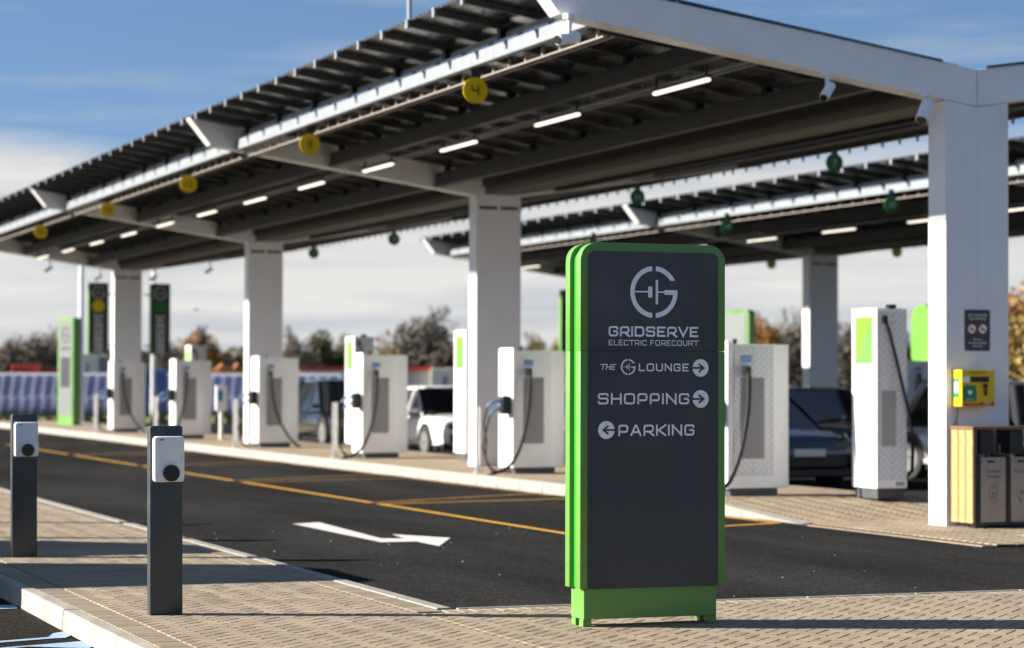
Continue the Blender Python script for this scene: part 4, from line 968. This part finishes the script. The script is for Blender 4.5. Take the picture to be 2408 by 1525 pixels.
mul = MB().add([(-.085, -.05, -.02), (-.045, -.05, -.02), (-.045, tl-.05, 1.22), (-.085, tl-.05, 1.22), (-.085, 0, -.03), (-.045, 0, -.03), (-.045, tl, 1.21), (-.085, tl, 1.21)], [(0, 1, 2, 3), (7, 6, 5, 4), (0, 4, 5, 1), (1, 5, 6, 2), (2, 6, 7, 3), (3, 7, 4, 0)]).mesh('mullion', mat('pale_frame', (.50, .48, .58), .5))
for i in range(npan):
    for j in range(2):
        p = A0+dv*pw*i-nn*(tl+.03)*j; link('solar_panel', pmesh, t, (p.x, p.y, -.50+1.22*j), rz); link('mullion', mul, t, (p.x, p.y, -.50+1.22*j), rz)
bk = MB().add([(0, .06, -.06), (Ln, .06, -.06), (Ln, 2*tl+.1, 2.42), (0, 2*tl+.1, 2.42), (0, .12, -.07), (Ln, .12, -.07), (Ln, 2*tl+.16, 2.40), (0, 2*tl+.16, 2.40)], [(0, 1, 2, 3), (7, 6, 5, 4), (0, 4, 5, 1), (1, 5, 6, 2), (2, 6, 7, 3), (3, 7, 4, 0)])
link('frame', bk.mesh('frame', WHITE), t, (A0.x, A0.y, -.48), rz)
for i in range(0, int(Ln), 3):
    p = A0+dv*(i+.5)-nn*.5; MB().box(-.05, .05, -.05, .05, -1.4, .4).ob('leg', GALV, t, loc=(p.x, p.y, 0))

def blk(name, lab, cat, px, z, w_, h, d, m, base=1.6, grp=None, rz_=-YAW, roof=None, wheels=False):
    # a far object: px = bearing in the photograph's own pixel column, turned here into a ground position z metres away
    c = (px*2408/2843-1204)/5724.5; X = z*(math.sin(YAW)+c*math.cos(YAW)); Y = z*(math.cos(YAW)-c*math.sin(YAW))
    t = thing(name, lab, cat, (X, Y, base), rz_, grp); MB().box(-w_/2, w_/2, 0, d, .0 if not wheels else .5, h).ob('body', m, t, bevel=.05)
    if roof: MB().box(-w_/2-.04, w_/2+.04, -.05, d+.05, h, h+.32).ob('roof', roof, t)
    if wheels:
        for x in (-w_*.36, w_*.36):
            w2 = MB(); w2.disc((0, 0, 0), .48, 16, 'y', .3); w2.ob('wheel', TYRE, t, loc=(x, .25, .48))
    MB().box(-w_*.1, w_*.1, -.02, 0, h*.35, h*.75).ob('door', GREYC, t)
    return t
blk('container', 'bright red container behind the solar array at the far left', 'container', 66, 190, 1.9, 2.55, 2.5, TRAILR, .2)
blk('container', 'long dark red container next to the bright red one', 'container', 130, 192, 2.6, 2.2, 2.5, TRAILD, .3)
blk('site_cabin', 'cream cabin with dark red base between the green totem and the far column', 'cabin', 243, 188, 1.5, 3.0, 2.5, TRAILW, .6)
blk('site_cabin', 'grey cabin just left of the far column', 'cabin', 287, 189, 1.2, 2.8, 2.5, GREYC, .6)
blk('lorry_trailer', 'white trailer with red top between the third column and the tall tower', 'trailer', 868, 186, 2.1, 2.1, 6, TRAILW, .2, roof=TRAILR, wheels=True)
blk('lorry_trailer', 'second white trailer with red top beside the first', 'trailer', 938, 186, 1.9, 2.1, 6, TRAILW, .2, roof=TRAILR, wheels=True)
blk('lorry_trailer', 'pinkish grey trailer with red top right of the nearer charger', 'trailer', 1150, 186, 3.0, 2.1, 6, GREYC, .2, roof=TRAILR, wheels=True)
blk('lorry_trailer', 'cream trailer immediately left of the second column', 'trailer', 1236, 184, 2.2, 2.3, 6, TRAILW, .2, wheels=True)
blk('hoarding', 'blue and white hoarding panel right of the far column', 'hoarding', 432, 120, 1.15, 3.1, .2, BLUEH, -1.)
for i, px in enumerate((597, 640)):
    t = blk('excavator', ('left', 'right')[i]+' orange construction machine behind the solar array', 'excavator', px, 175, .7, .8, 1.6, ORANGE, 1.55)
    MB().tube([(.1, 0, .7), (.5, 0, 1.2), (.9, 0, .6)], .10, 6).ob('boom', ORANGE, t); MB().box(-.3, .05, .1, .9, .8, 1.1).ob('cab', GLASS, t)
    MB().box(-.5, .5, -.2, 1.8, -.35, .0).ob('track', BLACK, t)

# trees ---------------------------------------------------------------------------------------
def crown_mesh(name, m, n, rad, clumps, leaf, sd, squash=.8):
    g = np.random.default_rng(sd); cc = g.normal(size=(clumps, 3)); cc /= np.linalg.norm(cc, axis=1)[:, None]; cc *= (g.random((clumps, 1))**.5)*.72; cr_ = .22+.2*g.random(clumps)
    idx = g.integers(0, clumps, n); d = g.normal(size=(n, 3)); d /= np.linalg.norm(d, axis=1)[:, None]
    p = cc[idx]+d*(cr_[idx]*(g.random(n)**.33))[:, None]; p *= rad; p[:, 2] *= squash
    a = g.normal(size=(n, 3)); a /= np.linalg.norm(a, axis=1)[:, None]; b = np.cross(a, g.normal(size=(n, 3))); b /= np.linalg.norm(b, axis=1)[:, None]
    s1 = leaf*(.6+.8*g.random((n, 1))); V = np.stack([p-a*s1, p+b*s1*.6, p+a*s1, p-b*s1*.6], 1).reshape(-1, 3); Fc = np.arange(4*n).reshape(n, 4)
    me = bpy.data.meshes.new(name); me.from_pydata(V.tolist(), [], Fc.tolist()); me.materials.append(m); return me
def branches(name, h, sd, depth=5, spread=.55, thin=.02):
    g = random.Random(sd); mb = MB(); tw_ = MB()
    def go(p, d, L_, r, k):
        q = p+d*L_; mid = (p+q)/2+Vector((g.uniform(-1, 1), g.uniform(-1, 1), g.uniform(-.3, .6)))*L_*.08
        (mb if k > 2 else tw_).tube([p, mid, q], r, 5 if k > 2 else 3, r2=r*.62, cap=False)
        if k == 0: return
        for i in range(g.choice((2, 3, 3, 4))):
            nd = (d+Vector((g.uniform(-1, 1), g.uniform(-1, 1), g.uniform(-.35, .75)))*spread).normalized(); go(mid if g.random() < .35 else q, nd, L_*g.uniform(.60, .86), max(thin, r*.62), k-1)
    go(Vector((0, 0, 0)), Vector((0, 0, 1)), h*.26, h*.028, depth); return mb.mesh(name, BARK), tw_.mesh(name+'_twigs', TWIG)
BT = [branches('trunk', 6, s, 6, sp, .03) for s, sp in ((1, .62), (5, .8), (9, .7))]
LF = {'o': crown_mesh('crown', LEAFO, 5200, 1, 26, .045, 3), 'y': crown_mesh('crown', LEAFY, 3600, 1, 22, .045, 4), 'g': crown_mesh('crown', LEAFG, 6000, 1, 20, .05, 5), 's': crown_mesh('crown', mat('fine_twig_haze', (.145, .122, .095), .9, island=.3), 3000, 1, 46, .040, 8), 'b': crown_mesh('crown', LEAFB, 3000, 1, 24, .05, 11, .7)}
def place(px, z):
    c = (px*2408/2843-1204)/5724.5; return z*(math.sin(YAW)+c*math.cos(YAW)), z*(math.cos(YAW)-c*math.sin(YAW))
def tree(px, z, top, wpx, leaf, lab, bt=0, rz=0., low=False):
    # top: pixel row of the tree top in the photograph, wpx: crown width in its pixels; both set the real height and width at distance z
    X, Y = place(px, z); h = (1050-top)/6758*z+1.6+1.0; wd = wpx/6758*z
    t = thing('tree', lab, 'tree', (X, Y, -1.0), rz, 'trees along the far boundary')
    tr, tg = BT[bt % 3]; o = link('trunk', tr, t); sx = wd/5.4; sz = h/5.9; o.scale = (sx, sx, sz); o2 = link('twigs', tg, t); o2.scale = (sx, sx, sz)
    if leaf:
        c_r = link('crown', LF[leaf], t, (0, 0, h*.60)); c_r.scale = (wd*.66, wd*.66, h*.56)
    return t
Z_ = 198
TR = [(20, 925, 150, 's', 'bare brown tree at the far left edge'), (85, 900, 150, 's', 'bare grey tree above the red container'), (140, 905, 130, 's', 'bare spreading tree left of the green totem'), (55, 940, 120, 's', 'low bare tree behind the red container'),
      (470, 925, 110, 's', 'pale bare tree right of the board with green spot'), (556, 905, 120, 'o', 'orange autumn tree above the far chargers'), (520, 960, 70, 'o', 'small rust coloured tree left of the orange tree'), (662, 945, 60, 's', 'small bare tree left of the third column'),
      (828, 905, 115, 's', 'brown bare tree right of the third column'), (915, 925, 150, 'g', 'dark green rounded tree left of the tall tower'), (960, 935, 110, 'g', 'dark green tree behind the tall tower'),
      (1165, 850, 220, 's', 'large bare tree right of the nearer charger'), (1090, 950, 120, 'y', 'small yellowish tree below the large bare tree'), (1250, 930, 120, 'b', 'brown tree beside the second column'),
      (1480, 918, 90, 'y', 'yellow tree right of the second column'), (1545, 930, 70, 'y', 'small yellow tree left of the green edged board'), (1360, 900, 120, 's', 'bare tree hidden behind the second column'),
      (2105, 862, 130, 'o', 'orange tree right of the pale totem'), (2170, 870, 130, 's', 'half bare tree beside the orange tree'), (2250, 815, 190, 's', 'tall bare tree behind the column of the second canopy'), (2350, 870, 150, 's', 'bare tree right of the second canopy column'), (2420, 900, 140, 's', 'bare tree behind the tall tower with green screen'), (2520, 880, 120, 'b', 'brown tree behind the bright green totem')]
for i, (px, top, wpx, lf, lab) in enumerate(TR): tree(px, Z_+(i % 4)*6, top, wpx, lf, lab, i, i*1.3)
tree(2850, 95, 740, 330, 'o', 'large orange and yellow tree right of the nearest column', 1, 2.)
tree(2900, 90, 800, 260, 'y', 'yellow tree at the right edge behind the parked car', 2, .4)
hd = []
g = np.random.default_rng(21); n = 26000
pxs = g.random(n)*3300-200; zd = 214+g.random(n)*5; hgt = (.5+.5*np.sin(pxs*.021)+.35*np.sin(pxs*.057+1)+.3*np.sin(pxs*.13))*.6+4.9
cc = (pxs*2408/2843-1204)/5724.5; X = zd*(math.sin(YAW)+cc*math.cos(YAW)); Y = zd*(math.cos(YAW)-cc*math.sin(YAW)); Zh = -1.2+g.random(n)*hgt
a = g.normal(size=(n, 3)); a /= np.linalg.norm(a, axis=1)[:, None]; b = np.cross(a, g.normal(size=(n, 3))); b /= np.linalg.norm(b, axis=1)[:, None]; p = np.stack([X, Y, Zh], 1); s1 = .34*(.6+.8*g.random((n, 1)))
V = np.stack([p-a*s1, p+b*s1*.6, p+a*s1, p-b*s1*.6], 1).reshape(-1, 3)
me = bpy.data.meshes.new('hedge'); me.from_pydata(V.tolist(), [], np.arange(4*n).reshape(n, 4).tolist()); me.materials.append(LEAFB); tag(link('hedge', me), 'brown hedge running along the far boundary', 'hedge', kind='stuff')
# scrubby weeds in front of the array
n = 9000; pxs = g.random(n)*1000-60; zd = 97+g.random(n)*14; cc = (pxs*2408/2843-1204)/5724.5; X = zd*(math.sin(YAW)+cc*math.cos(YAW)); Y = zd*(math.cos(YAW)-cc*math.sin(YAW))
hh = (.2+.9*g.random(n)**2); dx = g.normal(size=(n, 2))*.12; w2 = .03
V = np.stack([np.stack([X-w2, Y, X*0-.6], 1), np.stack([X+w2, Y, X*0-.6], 1), np.stack([X+dx[:, 0], Y+dx[:, 1], hh-.55], 1)], 1).reshape(-1, 3)
me = bpy.data.meshes.new('weeds'); me.from_pydata(V.tolist(), [], np.arange(3*n).reshape(n, 3).tolist()); me.materials.append(LEAFG); tag(link('weeds', me), 'dark weeds and tall grass in front of the solar array', 'weeds', kind='stuff')
mb = MB()
for i in range(60):
    px = -40+i*16+zr.uniform(-6, 6); X, Y = place(px, 93+zr.uniform(-1, 1)); mb.prism([(X+.35*math.cos(k*PI/3), Y+.35*math.sin(k*PI/3)) for k in range(6)], -.05, .05+zr.uniform(0, .16), 'z')
tag(mb.ob('grass_tufts', GRASS), 'yellow green grass tufts on the verge at the far left', 'grass', kind='stuff')
mb = MB(); g2 = random.Random(12)
for i in range(60):
    x = g2.uniform(5.8, 12) if i % 3 else g2.uniform(3.3, 9.5); y = g2.uniform(16.3, 26) if i % 3 else g2.uniform(13.2, 16); r_ = g2.uniform(.004, .012); z0 = -.02 if (x > 5.7 and y > 16.2) else 0
    if x < 12.5: mb.add([(x-r_, y, z0), (x+r_, y-r_, z0), (x+r_*.6, y+r_, z0), (x, y, z0+r_)], [(0, 1, 3), (1, 2, 3), (2, 0, 3)])
tag(mb.ob('grit', CONC), 'pale grit scattered on the road and pavers', 'grit', kind='stuff')
t = thing('bird', 'tiny dark bird flying left of the third column', 'bird', (*place(545, 90), (1050-857)/6758*90+1.6))
MB().tube([(-.10, 0, 0), (0, 0, .02), (.12, 0, 0)], .03, 6, r2=.01).ob('body', BLACK, t); MB().add([(0, 0, 0), (.05, .22, .06), (.09, .2, .06), (.06, 0, 0), (0, 0, .012), (.05, .22, .066), (.09, .2, .066), (.06, 0, .012)], [(3,2,1,0),(4,5,6,7),(0,1,5,4),(1,2,6,5),(2,3,7,6),(3,0,4,7)]).ob('wing', BLACK, t)
